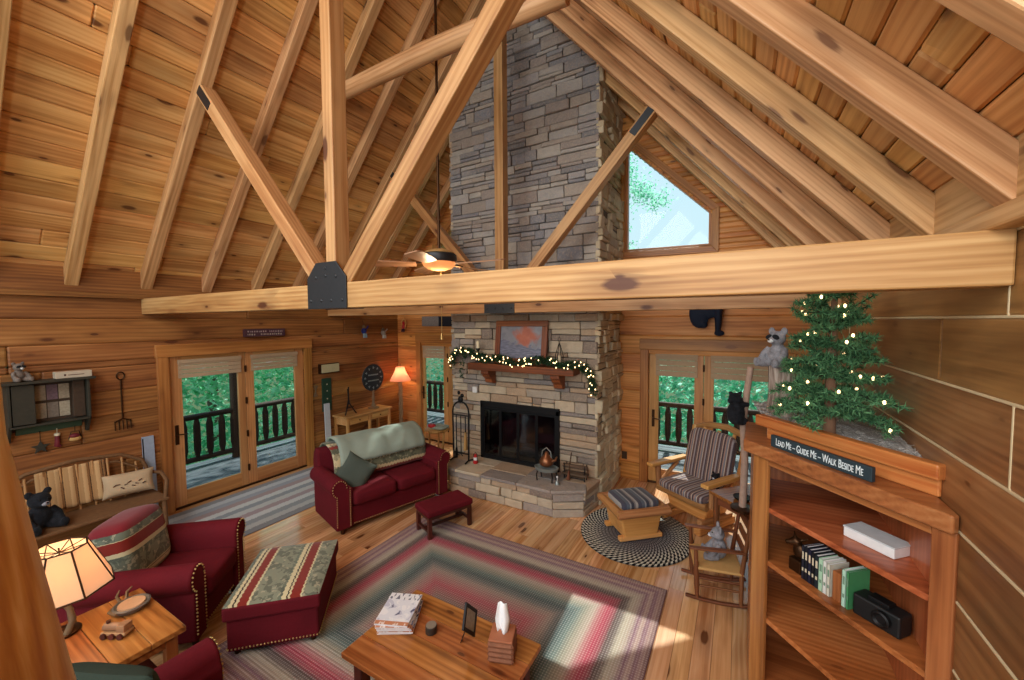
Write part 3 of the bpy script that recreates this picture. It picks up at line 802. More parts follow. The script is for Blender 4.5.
# fire tools
FT = thing('fireplace_tools', 'black wrought-iron arched fire tool stand left of the firebox', 'fire tools', (-3.62, 4.74, .352))
m = MB(); m.tube([(-.14, 0, .02), (-.15, 0, .75)]+[(-.15*math.cos(a*PI/8), 0, .75+.16*math.sin(a*PI/8)) for a in range(1, 8)]+[(.15, 0, .75), (.14, 0, .02)], .013, 8)
m.tube([(-.15, -.1, .012), (-.14, 0, .03), (-.15, .1, .012)], .012, 8); m.tube([(.15, -.1, .012), (.14, 0, .03), (.15, .1, .012)], .012, 8)
m.tube([(-.145, 0, .12), (.145, 0, .12)], .01, 8); m.tube([(-.15, 0, .7), (.15, 0, .7)], .01, 8)
m.ball((0, 0, .94), (.045, .03, .05)); m.ball((.03, 0, 1.0), (.03, .025, .03)); m.ball((-.03, 0, 1.04), (.025, .02, .03)); m.build('stand', M['iron'], FT, smooth=50)
M['straw'] = plain('broom_straw', (196, 154, 96), .9, bump=.5)
m = MB(); m.tube([(-.085, 0, .69), (-.085, 0, .2)], .008, 8); m.tube([(-.085, 0, .2), (-.085, -.005, .06)], [.02, .04], 8, flat=.3); m.build('shovel', M['iron'], FT, smooth=50)
m = MB(); m.tube([(0, 0, .69), (0, 0, .1), (.03, 0, .08)], .008, 8); m.build('poker', M['iron'], FT, smooth=50)
m = MB(); m.tube([(.085, 0, .69), (.085, 0, .42)], .009, 8); br = m.build('hearth_brush', M['iron'], FT, smooth=50)
m = MB(); m.tube([(.085, 0, .45), (.085, 0, .36), (.085, 0, .18)], [.018, .032, .045], 10, flat=.5); m.build('bristles', M['straw'], br, smooth=50)
RL = thing('red_lantern', 'small red lantern standing on the hearth left of the firebox', 'lantern', (-3.37, 4.76, .352))
M['red'] = plain('red_enamel', (176, 30, 34), .35)
m = MB(); m.lathe([(.035, 0), (.04, .02), (.03, .05), (.028, .10), (.02, .12), (.018, .14)], n=14); m.build('body', M['red'], RL, smooth=40)
m = MB(); m.tube([(-.035, 0, .04), (-.035, 0, .13), (0, 0, .17), (.035, 0, .13), (.035, 0, .04)], .004, 6); m.build('bail_handle', M['iron'], RL, smooth=50)
m = MB(); m.lathe([(.031, .052), (.031, .095)], n=14); m.build('globe', M['white'], RL, smooth=40)
KT = thing('kettle_stand', 'low iron stand with pale rounded tray on the hearth before the firebox', 'stand', (-2.18, 4.70, .352))
M['greymetal'] = plain('grey_metal', (150, 158, 156), .4, .5)
m = MB(); m.lathe([(.15, .14), (.16, .155), (.17, .18), (.155, .185), (.145, .165)], n=24, sy=.7); m.build('tray', M['greymetal'], KT, smooth=40)
for a in (.7, 2.44, 3.84, 5.58):
    m = MB(); m.tube([(.13*math.cos(a), .09*math.sin(a), .15), (.15*math.cos(a), .105*math.sin(a), .08), (.14*math.cos(a), .1*math.sin(a), 0.006)], .009, 8); m.build('leg', M['iron'], KT, smooth=50)
CK = thing('copper_kettle', 'round copper-coloured kettle with a bail handle on the low iron stand', 'kettle', (-2.18, 4.70, .352+.19))
M['copper'] = plain('worn_copper', (142, 92, 62), .35, .7)
m = MB(); m.lathe([(.05, 0), (.09, .03), (.095, .07), (.07, .12), (.03, .16), (.02, .19), (.004, .2)], n=20); m.build('body', M['copper'], CK, smooth=60)
m = MB(); m.tube([(.08, 0, .08), (.13, 0, .1), (.15, 0, .15)], [.02, .014, .01], 8); m.build('spout', M['copper'], CK, smooth=60)
m = MB(); m.tube([(-.07, 0, .12), (-.06, 0, .2), (0, 0, .25), (.06, 0, .2), (.07, 0, .12)], .006, 8); m.build('bail_handle', M['greymetal'], CK, smooth=60)
BR = thing('hearth_broom', 'small dark hearth broom leaning near the right end of the hearth', 'broom', (-1.93, 4.86, .352))
m = MB(); m.tube([(0, .1, .34), (0, 0, .10)], .008, 8); m.build('broom_handle', M['bronze'], BR, smooth=50)
m = MB(); m.tube([(0, .01, .12), (0, 0, .07), (0, -.02, 0.005)], [.014, .03, .05], 10, flat=.5); m.build('bristles', plain('rust_straw', (130, 80, 58), .9, bump=.4), BR, smooth=50)
HB = thing('hearth_bell', 'tiny white-knobbed bell on the hearth between kettle stand and broom', 'bell', (-2.0, 4.64, .352))
m = MB(); m.lathe([(.032, 0), (.026, .03), (.012, .05)], n=12); m.build('bell', M['greymetal'], HB, smooth=50)
m = MB(); m.tube([(0, 0, .05), (0, 0, .09)], .005, 6); m.ball((0, 0, .1), .014, n=8, m=6); m.build('bell_handle', M['white'], HB, smooth=50)
WR_ = thing('wood_rack', 'low iron rack holding short split logs at the back right of the hearth', 'log rack', (-1.86, 4.93, .352))
m = MB(); 
for x in (-.14, .14): m.tube([(x, -.05, .0), (x, -.04, .2)], .007, 6); m.tube([(x, .03, .0), (x, .04, .2)], .007, 6)
m.tube([(-.14, -.05, .03), (.14, -.05, .03)], .006, 6); m.tube([(-.14, .03, .03), (.14, .03, .03)], .006, 6); m.build('rack', M['iron'], WR_, smooth=50)
for i, (y, z) in enumerate(((-.03, .065), (.02, .068), (-.005, .125), (-.02, .17))):
    m = MB(); m.tube([(-.17, y, z), (.17, y, z+.01)], .026, 7, wob=.12); tag(m.build('split_log', M['firelog'], None, smooth=50), ['split log at the bottom front of the hearth log rack', 'split log at the bottom back of the hearth log rack', 'middle split log in the hearth log rack', 'topmost split log in the hearth log rack'][i], 'firewood', 'split logs in the hearth rack').location = WR_.location
# ---------------------------------------------------------------- soft furniture
def fabric(name, a, b=None, rough=.85, sheen=.3, sc=60, bump=.15):
    t = NT(name); g = t.attr('gc'); n = t.noise(g, 4, 3); n2 = t.noise(g, sc, 2)
    k = srgb(*a); k2 = srgb(*b) if b else tuple(x*1.35 for x in k)
    c = t.mix(t.math('ADD', t.math('MULTIPLY', n, .7), t.math('MULTIPLY', n2, .3)), k, k2)
    t.base(c); t.bump(n2, bump, .003); t.p(rough, .2, 0, sheen); t.b.inputs['Sheen Tint'].default_value = (*k2, 1); t.b.inputs['Sheen Roughness'].default_value = .4
    return t.m
M['maroon'] = fabric('maroon_chenille', (70, 10, 20), (112, 22, 34), sheen=.12)
M['maroon_side'] = M['maroon']
M['nail'] = plain('brass_nail', (206, 176, 116), .3, .9)
def bands(name, els, axis, k=1.0, o=.5, fuzz=.012, blot=None, zig=.0):
    """stripes across one gc axis; els = [(position 0..1, rgb)]"""
    t = NT(name); g = t.attr('gc'); s_ = t.n('SeparateXYZ', {0: g}); u = t.math('ADD', t.math('MULTIPLY', s_.outputs[axis], k), o)
    n = t.noise(g, 60, 2)
    if zig:
        v = s_.outputs[1-axis]; u = t.math('ADD', u, t.math('MULTIPLY', t.math('PINGPONG', t.math('MULTIPLY', v, 1), .022), zig))
    u = t.math('ADD', u, t.math('MULTIPLY', t.math('SUBTRACT', n, .5), fuzz))
    c = t.ramp(u, [(p, srgb(*q)) for p, q in els], True)
    if blot:
        n3 = t.noise(g, 14, 4, .5); mask = t.math('MULTIPLY', t.math('GREATER_THAN', n3, .52), t.ramp(u, blot, True)); c = t.mix(t.math('MULTIPLY', mask, .55), c, srgb(62, 66, 58))
        n4 = t.noise(g, 22, 3); mask = t.math('MULTIPLY', t.math('GREATER_THAN', n4, .6), t.ramp(u, blot, True)); c = t.mix(t.math('MULTIPLY', mask, .5), c, srgb(186, 178, 150))
    t.base(c); t.bump(n, .15, .003); return t.p(.9, .2, 0, .2)
GR, CR, RD, DK, SG = (104, 112, 96), (200, 188, 150), (124, 36, 26), (52, 44, 38), (128, 132, 112)
lodge = [(0, GR), (.06, CR), (.10, DK), (.12, CR), (.15, RD), (.25, CR), (.27, SG), (.56, GR), (.60, CR), (.65, DK), (.665, CR), (.69, RD), (.80, CR), (.82, SG)]
blot = [(0, (1, 1, 1)), (.06, (0, 0, 0)), (.27, (1, 1, 1)), (.60, (0, 0, 0)), (.82, (1, 1, 1))]

def roll(xi, xo, zt, r=.1):
    """cross-section of a rolled arm: xi inner face, xo outer face, zt top; returns (x, z) outline"""
    s_ = 1 if xo > xi else -1; cx = xo-s_*(r-.025); cz = zt-r
    P = [(xi, .07), (xi, cz-.02)]
    for i in range(0, 13):
        a = PI*(1-i/12*1.28); P.append((cx-s_*0+s_*r*math.cos(a), cz+r*math.sin(a)))
    P += [(xo-s_*.035, cz-r*.95), (xo-s_*.03, .07)]
    return P
def sofa(name, label, cat, W, D, seats, loc, rz, arm_h=.66, back_h=.86, arm_w=.2, backmat=None, backcush=True, bulge=.0, seat_z=.46):
    T = thing(name, label, cat, loc, rz); hw = W/2; mm = M['maroon']
    m = MB(); m.bx(-hw+arm_w-.01, hw-arm_w+.01, .03, D-.05, .07, .30, off=False); m.build('frame', mm, T, bevel=.02)
    for s_ in (-1, 1):
        P = roll(s_*(hw-arm_w), s_*hw, arm_h)
        m = MB(); m.prism(P, .0, D-.12, lambda u, v, w_: (u, w_, v), off=False); a = m.build('arm', mm, T, bevel=.018, seg=3, smooth=40)
        cxx = sum(p[0] for p in P)/len(P); czz = sum(p[1] for p in P)/len(P); m = MB()
        pts = [Vector((cxx+(p[0]-cxx)*.80, 0, czz+(p[1]-czz)*.93)) for p in P]
        for p, q in zip(pts, pts[1:]):
            n = max(1, int((q-p).length/.026))
            for i in range(n):
                k = p.lerp(q, i/n); m.ball((k.x, -.003, k.z), .0075, n=6, m=4)
        m.build('nailhead_trim', M['nail'], a, smooth=60)
    m = MB(); x = -hw+arm_w
    while x < hw-arm_w: m.ball((x, .027, .095), .0075, n=6, m=4); x += .028
    m.build('nailhead_trim', M['nail'], T, smooth=60)
    m = MB(); m.prism([(D-.24, .07), (D, .07), (D+.01, back_h-.16), (D-.02, back_h-.05), (D-.07, back_h), (D-.13, back_h), (D-.18, back_h-.06), (D-.2, .40)], -hw+.06, hw-.06, lambda u, v, w_: (w_, u, v), off=False)
    m.build('backrest', mm, T, bevel=.03, seg=3, smooth=50)
    iw = W-2*arm_w; sw = iw/seats
    for i in range(seats):
        xc = -iw/2+sw*(i+.5)
        m = MB(); m.ball((xc, .30, seat_z-.075), (sw/2-.003, .325, .088), n=40, m=16, e1=.34, e2=.22); m.build('seat_cushion', mm, T, smooth=80)
        if backcush:
            R = RX(-.16)
            m = MB(); m.ball((xc, D-.29, seat_z+.22), (sw/2-.004, .11+bulge, .255), R, n=36, m=16, e1=.38, e2=.45, off=False); m.build('back_cushion', backmat or mm, T, smooth=80)
    for sx in (-1, 1):
        for y in (.06, D-.08):
            m = MB(); m.lathe([(.022, 0), (.032, .07)], (sx*(hw-.12), y, 0), n=10); m.build('foot', M['bronze'], T, smooth=40)
    return T
M['lodge_back'] = bands('lodge_stripe_cushion', [(0, SG), (.14, CR), (.17, DK), (.19, CR), (.23, SG), (.50, GR), (.56, CR), (.60, RD), (.76, CR), (.78, GR), (.90, (110, 26, 34))], 2, 1.9, .5, .03, [(0, (0, 0, 0)), (.23, (1, 1, 1)), (.56, (0, 0, 0)), (.78, (1, 1, 1)), (.9, (0, 0, 0))], 2.0)
LS = sofa('loveseat', 'maroon two-seat loveseat with rolled arms and brass nailheads before the patio door', 'sofa', 1.60, .84, 2, (-3.72, 3.555, 0), math.radians(74.3), .66, .87, .22)
AC = sofa('armchair', 'maroon armchair with lodge-striped back cushion left of the striped ottoman', 'armchair', .86, .93, 1, (-3.75, 1.595, 0), math.radians(132), .65, .84, .18, M['lodge_back'], True, .045)
A2 = sofa('armchair', 'red armchair at the bottom edge of the view with a green pillow on it', 'armchair', .90, .86, 1, (-2.22, 1.04, 0), PI, .66, .84, .19)
# lodge ottoman
OT = thing('ottoman', 'maroon storage ottoman topped with lodge-striped fabric and nailheads', 'ottoman', (-3.24, 1.85, .0125), math.radians(44))
ow, od = .66, .79
m = MB(); m.prism([(-ow/2+.02, -od/2+.02), (ow/2-.02, -od/2+.02), (ow/2-.02, od/2-.02), (-ow/2+.02, od/2-.02)], .04, .28, lambda u, v, w_: (u, v, w_)); m.build('base', M['maroon'], OT, bevel=.015)
m = MB(); m.box((0, 0, .335), (ow, od, .11)); m.build('lid', M['maroon'], OT, bevel=.02, seg=3)
M['lodge_top'] = bands('lodge_stripe_top', lodge, 0, 1/ow, .5, .02, blot, .6)
m = MB(); m.grid(24, 24, lambda u, v: ((u-.5)*(ow-.012), (v-.5)*(od-.012), .389+.022*(1-(2*u-1)**8)*(1-(2*v-1)**8)), lambda u, v: ((u-.5)*ow, (v-.5)*od, 0)); m.build('top_panel', M['lodge_top'], OT, smooth=60)
m = MB()
for s_ in (-1, 1):
    for i in range(26): m.ball((-ow/2+.03+i*(ow-.06)/25, s_*(od/2-.017), .065), .007, n=6, m=4)
    for i in range(31): m.ball((s_*(ow/2-.017), -od/2+.03+i*(od-.06)/30, .065), .007, n=6, m=4)
m.build('nailhead_trim', M['nail'], OT, smooth=60)
for sx in (-1, 1):
    for sy in (-1, 1):
        m = MB(); m.lathe([(.02, 0), (.028, .045)], (sx*(ow/2-.07), sy*(od/2-.07), 0), n=10); m.build('foot', M['bronze'], OT, smooth=40)
# footstool
M['mahog'] = wood('dark_mahogany', (52, 22, 18), (76, 34, 26), (98, 48, 36), .35, .2, .2)
FS = thing('footstool', 'low footstool with maroon padded top and dark wood legs by the loveseat', 'footstool', (-3.02, 3.61, 0), math.radians(68.8))
m = MB(); m.box((0, 0, .295), (.60, .35, .07)); m.build('seat_pad', M['maroon'], FS, bevel=.018, seg=3)
m = MB(); m.box((0, 0, .245), (.57, .32, .04)); m.build('apron', M['mahog'], FS, bevel=.004)
for sx in (-1, 1):
    for sy in (-1, 1):
        m = MB(); m.bx(sx*.265-.022, sx*.265+.022, sy*.14-.022, sy*.14+.022, 0, .24, grain=2); m.build('leg', M['mahog'], FS, bevel=.004)
m = MB()
for sx in (-1, 1): m.bx(sx*.265-.014, sx*.265+.014, -.13, .13, .07, .10, grain=1)
m.bx(-.25, .25, -.014, .014, .07, .10, grain=0); m.build('stretcher', M['mahog'], FS, bevel=.003)
# throws and pillow on the loveseat
def drape(name, prof, x0, x1, mat, T, th=.012, wave=.012, nx=30, k=1.0, curve=None):
    """prof: list of (y, z) over the back, loveseat local; a cloth strip with soft folds"""
    L = [0]
    for a, b in zip(prof, prof[1:]): L.append(L[-1]+math.hypot(b[0]-a[0], b[1]-a[1]))
    def P(v):
        s_ = v*L[-1]
        for i in range(len(prof)-1):
            if s_ <= L[i+1]+1e-9:
                t = (s_-L[i])/(L[i+1]-L[i]); return prof[i][0]*(1-t)+prof[i+1][0]*t, prof[i][1]*(1-t)+prof[i+1][1]*t
    def f(u, v):
        x = x0+(x1-x0)*u; y, z = P(v); w_ = wave*math.sin(u*17+v*3)*math.sin(v*PI)+wave*.6*math.sin(u*31)
        return (x+.02*math.sin(v*5), y-w_*.5-.012, z+w_*.5+.006+(curve(u) if curve else 0))
    m = MB(); m.grid(nx, 24, f, lambda u, v: ((x0+(x1-x0)*u), v*L[-1], 0))
    return m.build(name, mat, T, smooth=180, solid=th)
BEAR = [(0, (128, 44, 36)), (.05, (196, 178, 140)), (.09, (108, 110, 88)), (.20, (196, 178, 140)), (.38, (104, 102, 80)), (.46, (126, 44, 36)), (.52, (196, 178, 140)), (.60, (108, 110, 88))]
M['bear_throw'] = bands('bear_pattern_throw', BEAR[::-1] and BEAR, 1, 1.1, 0, .03, [(0, (0, 0, 0)), (.09, (1, 1, 1)), (.46, (0, 0, 0)), (.52, (1, 1, 1))], .8)
M['sage'] = fabric('sage_fleece', (118, 132, 122), (160, 172, 160), .95, .5, 90, .3)
prof_f = [(.375, .52), (.385, .62), (.42, .74), (.52, .865), (.66, .91), (.78, .90), (.86, .80), (.87, .55)]
def onto(child_loc, T): return child_loc
t1 = thing('patterned_throw', 'tan and green patterned throw hanging on the loveseat back under the sage blanket', 'blanket', LS.location, LS.rotation_euler.z)
drape('cloth', [(.365, .50)]+[(y-.015, z+.004) for y, z in prof_f], -.66, .62, M['bear_throw'], t1)
t2 = thing('sage_blanket', 'plain sage green blanket laid over the top of the loveseat back', 'blanket', LS.location, LS.rotation_euler.z)
drape('cloth', [(y-.03, z+.03) for y, z in [(.375, .665), (.405, .755), (.51, .885), (.63, .935), (.72, .945), (.81, .92), (.885, .80), (.895, .60)]], -.58, .61, M['sage'], t2, .025, .014)
def pillow(m, c, s_, R, n=22):
    """square knife-edge pillow"""
    W, H, Tk = s_
    for sg in (-1, 1):
        m.grid(n, n, lambda u, v: Vector(c)+R @ Vector(((u-.5)*W*(1-.10*(2*v-1)**2*0+(-.07)*(1-(2*v-1)**2)), (v-.5)*H*(1-.07*(1-(2*u-1)**2)), sg*Tk/2*((1-(2*u-1)**4)*(1-(2*v-1)**4))**.55)), lambda u, v: ((u-.5)*W, (v-.5)*H, 0))
    return m
M['slate'] = fabric('slate_green_cloth', (58, 66, 60), (84, 92, 84), .9, .3, 120)
PL = thing('throw_pillow', 'dark grey-green square pillow standing on its corner on the loveseat', 'pillow', LS.location, LS.rotation_euler.z)
m = pillow(MB(), (-.44, .27, .60), (.40, .40, .15), RZ(-.35) @ RX(1.15) @ RZ(PI/4+.15)); m.build('cover', M['slate'], PL, smooth=60)
M['green'] = fabric('dark_green_cloth', (34, 42, 36), (52, 62, 52), .9, .3, 120)
PL = thing('throw_pillow', 'dark green pillow on the red armchair at the bottom left edge', 'pillow', A2.location, A2.rotation_euler.z)
m = pillow(MB(), (.03, .50, .875), (.42, .42, .16), RZ(.5) @ RX(1.25) @ RZ(.1)); m.build('cover', M['green'], PL, smooth=60)

# ---------------------------------------------------------------- rugs
def braid(t, a, b, k):
    return t.math('MULTIPLY', t.math('SINE', t.math('MULTIPLY', t.math('ADD', a, b), k)), t.math('SINE', t.math('MULTIPLY', t.math('SUBTRACT', a, b), k)))
def rug_mat(hx, hy):
    t = NT('braided_wool'); g = t.attr('gc'); s_ = t.n('SeparateXYZ', {0: g}); x, y = s_.outputs[0], s_.outputs[1]
    dx = t.math('SUBTRACT', hx, t.math('ABSOLUTE', x)); dy = t.math('SUBTRACT', hy, t.math('ABSOLUTE', y)); d = t.math('MINIMUM', dx, dy)
    n = t.noise(g, 40, 2); d2 = t.math('ADD', d, t.math('MULTIPLY', t.math('SUBTRACT', n, .5), .03))
    cols = [(0, (112, 84, 86)), (.045, (160, 134, 128)), (.08, (128, 96, 108)), (.115, (172, 150, 140)), (.15, (132, 102, 114)), (.19, (168, 154, 142)), (.24, (172, 164, 148)), (.285, (110, 100, 96)), (.32, (96, 82, 80)), (.35, (142, 80, 88)), (.40, (164, 72, 88)), (.455, (166, 112, 114)), (.50, (168, 154, 142)), (.56, (142, 140, 126)), (.62, (104, 118, 114)), (.68, (78, 92, 92)), (.74, (108, 110, 108)), (.80, (148, 132, 122)), (.88, (160, 116, 114)), (.96, (168, 90, 98)), (1.1, (136, 116, 110))]
    c = t.ramp(t.math('DIVIDE', d2, 1.2), [(p/1.2, srgb(*q)) for p, q in cols])
    b = braid(t, x, y, 150.0); c = t.mix(t.math('MULTIPLY', t.math('GREATER_THAN', b, .0), .30), c, srgb(206, 192, 184), 'MULTIPLY'); c = t.mix(t.math('MULTIPLY', t.math('LESS_THAN', b, -.35), .20), c, srgb(216, 210, 204))
    t.base(c); t.bump(t.math('ADD', b, t.math('SINE', t.math('MULTIPLY', d, 210.0))), .25, .004); return t.p(.95, .1)
RX0, RX1, RY0, RY1 = -3.40, -.52, 1.25, 3.73
m = MB(); hx, hy = (RX1-RX0)/2, (RY1-RY0)/2
m.box((0, 0, .006), (2*hx, 2*hy, .012), off=False)
o = m.build('area_rug', rug_mat(hx, hy), None, bevel=.004); o.location = ((RX0+RX1)/2, (RY0+RY1)/2, 0)
tag(o, 'large rectangular braided rug in rose, sage and mauve bands under the coffee table', 'rug')
def oval_mat(R):
    t = NT('braided_oval'); g = t.attr('gc'); s_ = t.n('SeparateXYZ', {0: g}); x, y = s_.outputs[0], s_.outputs[1]
    r = t.math('SQRT', t.math('ADD', t.math('MULTIPLY', x, x), t.math('MULTIPLY', y, y))); a = t.math('ARCTAN2', y, x)
    ring = t.math('FLOOR', t.math('DIVIDE', r, .042)); odd = t.math('MODULO', ring, 2.0)
    w_ = t.math('SINE', t.math('ADD', t.math('MULTIPLY', a, 64.0), t.math('ADD', t.math('MULTIPLY', r, 75.0), t.math('MULTIPLY', ring, 2.0))))
    c = t.mix(t.math('GREATER_THAN', w_, .1), t.ramp(t.math('DIVIDE', r, R), [(.3, srgb(84, 82, 88)), (.65, srgb(58, 58, 64)), (.9, srgb(30, 32, 36))]), t.ramp(t.math('DIVIDE', r, R), [(0, srgb(120, 124, 130)), (.35, srgb(110, 100, 100)), (.6, srgb(150, 150, 150)), (.8, srgb(206, 204, 190))]))
    c = t.mix(t.math('MULTIPLY', t.math('LESS_THAN', t.math('SINE', t.math('MULTIPLY', r, 150.0)), -.8), .7), c, srgb(24, 24, 28))
    t.base(c); t.bump(t.math('SINE', t.math('MULTIPLY', r, 150.0)), .3, .004); return t.p(.95, .1)
m = MB(); m.lathe([(.001, 0), (.66, 0), (.665, .007), (.66, .014), (.001, .014)], n=64); m.g = [(v[0], v[1], 0) for v in m.v]
o = m.build('round_rug', oval_mat(.66), None); o.location = (-1.0, 4.6, 0); o.scale = (.93, 1, 1)
tag(o, 'oval black and white braided rug under the log ottoman', 'rug')
m = MB(); m.box((0, 0, .005), (1.35, 3.2, .010), off=False)
RN = [(i/12, c) for i, c in enumerate([(120, 124, 128), (172, 176, 178), (140, 144, 150), (150, 128, 128), (186, 188, 186), (128, 134, 140), (176, 178, 176), (150, 132, 136), (188, 190, 190), (132, 138, 142), (168, 170, 168), (120, 122, 126)])]
o = m.build('runner_rug', bands('striped_rag_weave', RN, 0, 1/1.35, .5, .05), None, bevel=.003); o.location = (-5.58, 3.25, 0)
tag(o, 'grey and blue striped woven rug inside the wide patio door', 'rug')

# ---------------------------------------------------------------- tables
M['table'] = wood('stained_pine', (112, 58, 26), (160, 94, 46), (188, 122, 66), .28, .9, .25, coat=.3, grain=1.4)
CT = thing('coffee_table', 'stained pine coffee table with plank top on the braided rug', 'coffee table', (-1.555, 1.82, .012))
cx, cy = 1.04, .66
for i in range(4):
    m = MB(); m.box((0, -cy/2+cy*(i+.5)/4, .42), (cx, cy/4-.003, .035), grain=0); m.build('top_plank', M['table'], CT, bevel=.004)
m = MB(); m.box((0, 0, .37), (cx-.14, cy-.12, .07), grain=0); m.build('apron', M['table'], CT, bevel=.004)
for sx in (-1, 1):
    for sy in (-1, 1):
        m = MB(); m.bx(sx*(cx/2-.09)-.035, sx*(cx/2-.09)+.035, sy*(cy/2-.08)-.035, sy*(cy/2-.08)+.035, 0, .40, grain=2); m.build('leg', M['mahog'], CT, bevel=.005)
m = MB(); m.box((0, 0, .12), (cx-.12, cy-.12, .025), grain=0); m.build('lower_shelf', M['table'], CT, bevel=.003)
tz = .012+.4385
def printed(name, cols, seed):
    t = NT(name); g = t.attr('gc'); s_ = t.n('SeparateXYZ', {0: g}); v = s_.outputs[1]
    n = t.noise(t.mul(g, (1, 1, 0)), 15, 3, .6); n2 = t.noise(t.mul(g, (3, 1, 0)), 18, 2)
    c = t.ramp(n, [(0, srgb(*cols[0])), (.42, srgb(*cols[1])), (.56, srgb(*cols[2])), (.64, srgb(*cols[3]))], True)
    c = t.mix(t.math('GREATER_THAN', v, .085), c, t.ramp(n2, [(0, srgb(228, 228, 232)), (.55, srgb(110, 112, 130))], True))
    c = t.mix(t.math('LESS_THAN', v, -.115), c, t.ramp(n2, [(0, srgb(196, 132, 98)), (.6, srgb(236, 220, 210))], True))
    t.base(c); return t.p(.3, .5)
M['page'] = plain('paper_edge', (232, 232, 236), .7)
cov = [printed('magazine_cover', [(236, 236, 240), (224, 226, 234), (196, 198, 214), (86, 90, 120)], 1), printed('magazine_cover_blue', [(70, 90, 150), (120, 140, 180), (220, 224, 232), (40, 50, 90)], 2), M['page']]
zz = tz
for i in range(6):
    tk = .011+.004*(i % 2); W, H = .225, .29
    T = thing('magazine', ['magazine at the very bottom of the coffee table stack', 'second magazine from the bottom of the coffee table stack', 'third magazine from the bottom of the coffee table stack', 'fourth magazine up in the coffee table stack, blue cover', 'magazine just under the top one on the coffee table', 'pale-covered magazine on top of the coffee table stack'][i], 'magazine', (-1.955+rr(-.012, .012), 1.865+rr(-.012, .012), zz), math.radians(27+rr(-4, 4)), 'magazines stacked on the coffee table')
    m = MB(); m.box((0, 0, tk/2), (W-.004, H-.004, tk-.002)); m.build('pages', M['page'], T)
    m = MB(); m.box((0, 0, tk-.0006), (W, H, .0012), off=False); m.build('cover', cov[1] if i in (3, 1) else cov[0], T)
    zz += tk+.0005
CN = thing('candle_tin', 'small round grey candle tin on the coffee table beside the magazines', 'candle', (-1.70, 1.885, tz))
m = MB(); m.lathe([(.036, 0), (.037, .002), (.037, .045), (.034, .047)], n=24); m.build('tin', plain('dark_tin', (70, 64, 58), .5, .5), CN, smooth=40)
m = MB(); m.lathe([(.034, .044), (.034, .05), (.002, .05)], n=24); m.build('wax', plain('grey_wax', (128, 116, 104), .5), CN, smooth=40)
PF = thing('photo_frame', 'small diamond-set black photo frame standing on the coffee table', 'photo frame', (-1.40, 1.94, tz), math.radians(104))
R = RX(-.16); 
def pfp(u, d, v):
    u, v = (u-(v-.1))*.7071, (u+(v-.1))*.7071+.155
    return R @ Vector((u*.9, d, v))
m = MB(); 
for (a, b, c, d) in ((-.075, .075, 0, .022), (-.075, .075, .178, .20), (-.075, -.053, .022, .178), (.053, .075, .022, .178)): m.prism([(a, c), (b, c), (b, d), (a, d)], -.007, .007, lambda u, v, w_: pfp(u, w_, v)+Vector((0, 0, .002)))
m.build('frame', M['iron'], PF, bevel=.002)
m = MB(); m.prism([(-.055, .02), (.055, .02), (.055, .18), (-.055, .18)], -.003, .003, lambda u, v, w_: pfp(u, w_, v)); m.build('photo', plain('sepia_photo', (150, 140, 118), .4, var=.5, scale=40), PF)
m = MB(); m.bar(pfp(.0, .006, .1), (0, .085, .002), .03, .004); m.build('easel_back', M['iron'], PF)
TB = thing('tissue_box', 'bark-brown log-look tissue box cover with raised white tissue on the coffee table', 'tissue box', (-1.205, 1.965, tz), math.radians(20))
M['logbox'] = plain('bark_brown', (132, 84, 60), .75, var=.35, scale=26, bump=.5)
m = MB(); m.box((0, 0, .066), (.125, .125, .132)); m.build('box', M['logbox'], TB, bevel=.008)
for z in (.02, .05, .08, .11):
    m = MB()
    for s_ in (-1, 1): m.tube([(-.068, s_*.063, z), (.068, s_*.063, z)], .016, 8); m.tube([(s_*.063, -.068, z), (s_*.063, .068, z)], .016, 8)
    m.build('log_course', M['logbox'], TB, smooth=40)
m = MB(); m.box((0, 0, .135), (.145, .145, .012)); m.build('lid', plain('terracotta_lid', (160, 98, 68), .7), TB, bevel=.004)
m = MB(); m.grid(10, 10, lambda u, v: ((u-.5)*.09*(1-.75*abs(v-.45)**1.0), .02*math.sin(u*7)*(1-v*.5), .14+v*.19-.02*abs(u-.5))); m.build('tissue', plain('tissue_paper', (238, 242, 248), .8), TB, smooth=180, solid=.002)
# end table with lamp and ornaments
ET = thing('end_table', 'orange-brown pine end table between the two red armchairs', 'side table', (-3.285, .79, 0))
ex, ey = .71, .50
for i in range(3):
    m = MB(); m.box((0, -ey/2+ey*(i+.5)/3, .583), (ex, ey/3-.002, .034), grain=0); m.build('top_plank', M['table'], ET, bevel=.004)
m = MB(); m.box((0, 0, .53), (ex-.1, ey-.08, .07), grain=0); m.build('apron', M['table'], ET, bevel=.003)
for sx in (-1, 1):
    for sy in (-1, 1):
        m = MB(); m.bx(sx*(ex/2-.07)-.03, sx*(ex/2-.07)+.03, sy*(ey/2-.06)-.03, sy*(ey/2-.06)+.03, 0, .565, grain=2); m.build('leg', M['table'], ET, bevel=.004)
m = MB(); m.box((0, 0, .2), (ex-.1, ey-.08, .02), grain=0); m.build('lower_shelf', M['mahog'], ET, bevel=.003)
ez = .6005
def lampshade_mat(name, c, st, seamc=None):
    t = NT(name); k = srgb(*c); t.base(k); t.p(.9, .1)
    tl = t.n('BsdfTranslucent', {'Color': k}); mx = t.n('MixShader', {0: .55}); t.t.links.new(t.b.outputs[0], mx.inputs[1]); t.t.links.new(tl.outputs[0], mx.inputs[2])
    em = t.n('Emission', {'Color': tuple(x for x in k)+(1,), 'Strength': st}); ad = t.n('AddShader'); t.t.links.new(mx.outputs[0], ad.inputs[0]); t.t.links.new(em.outputs[0], ad.inputs[1]); t.t.links.new(ad.outputs[0], t.out.inputs[0]); return t.m
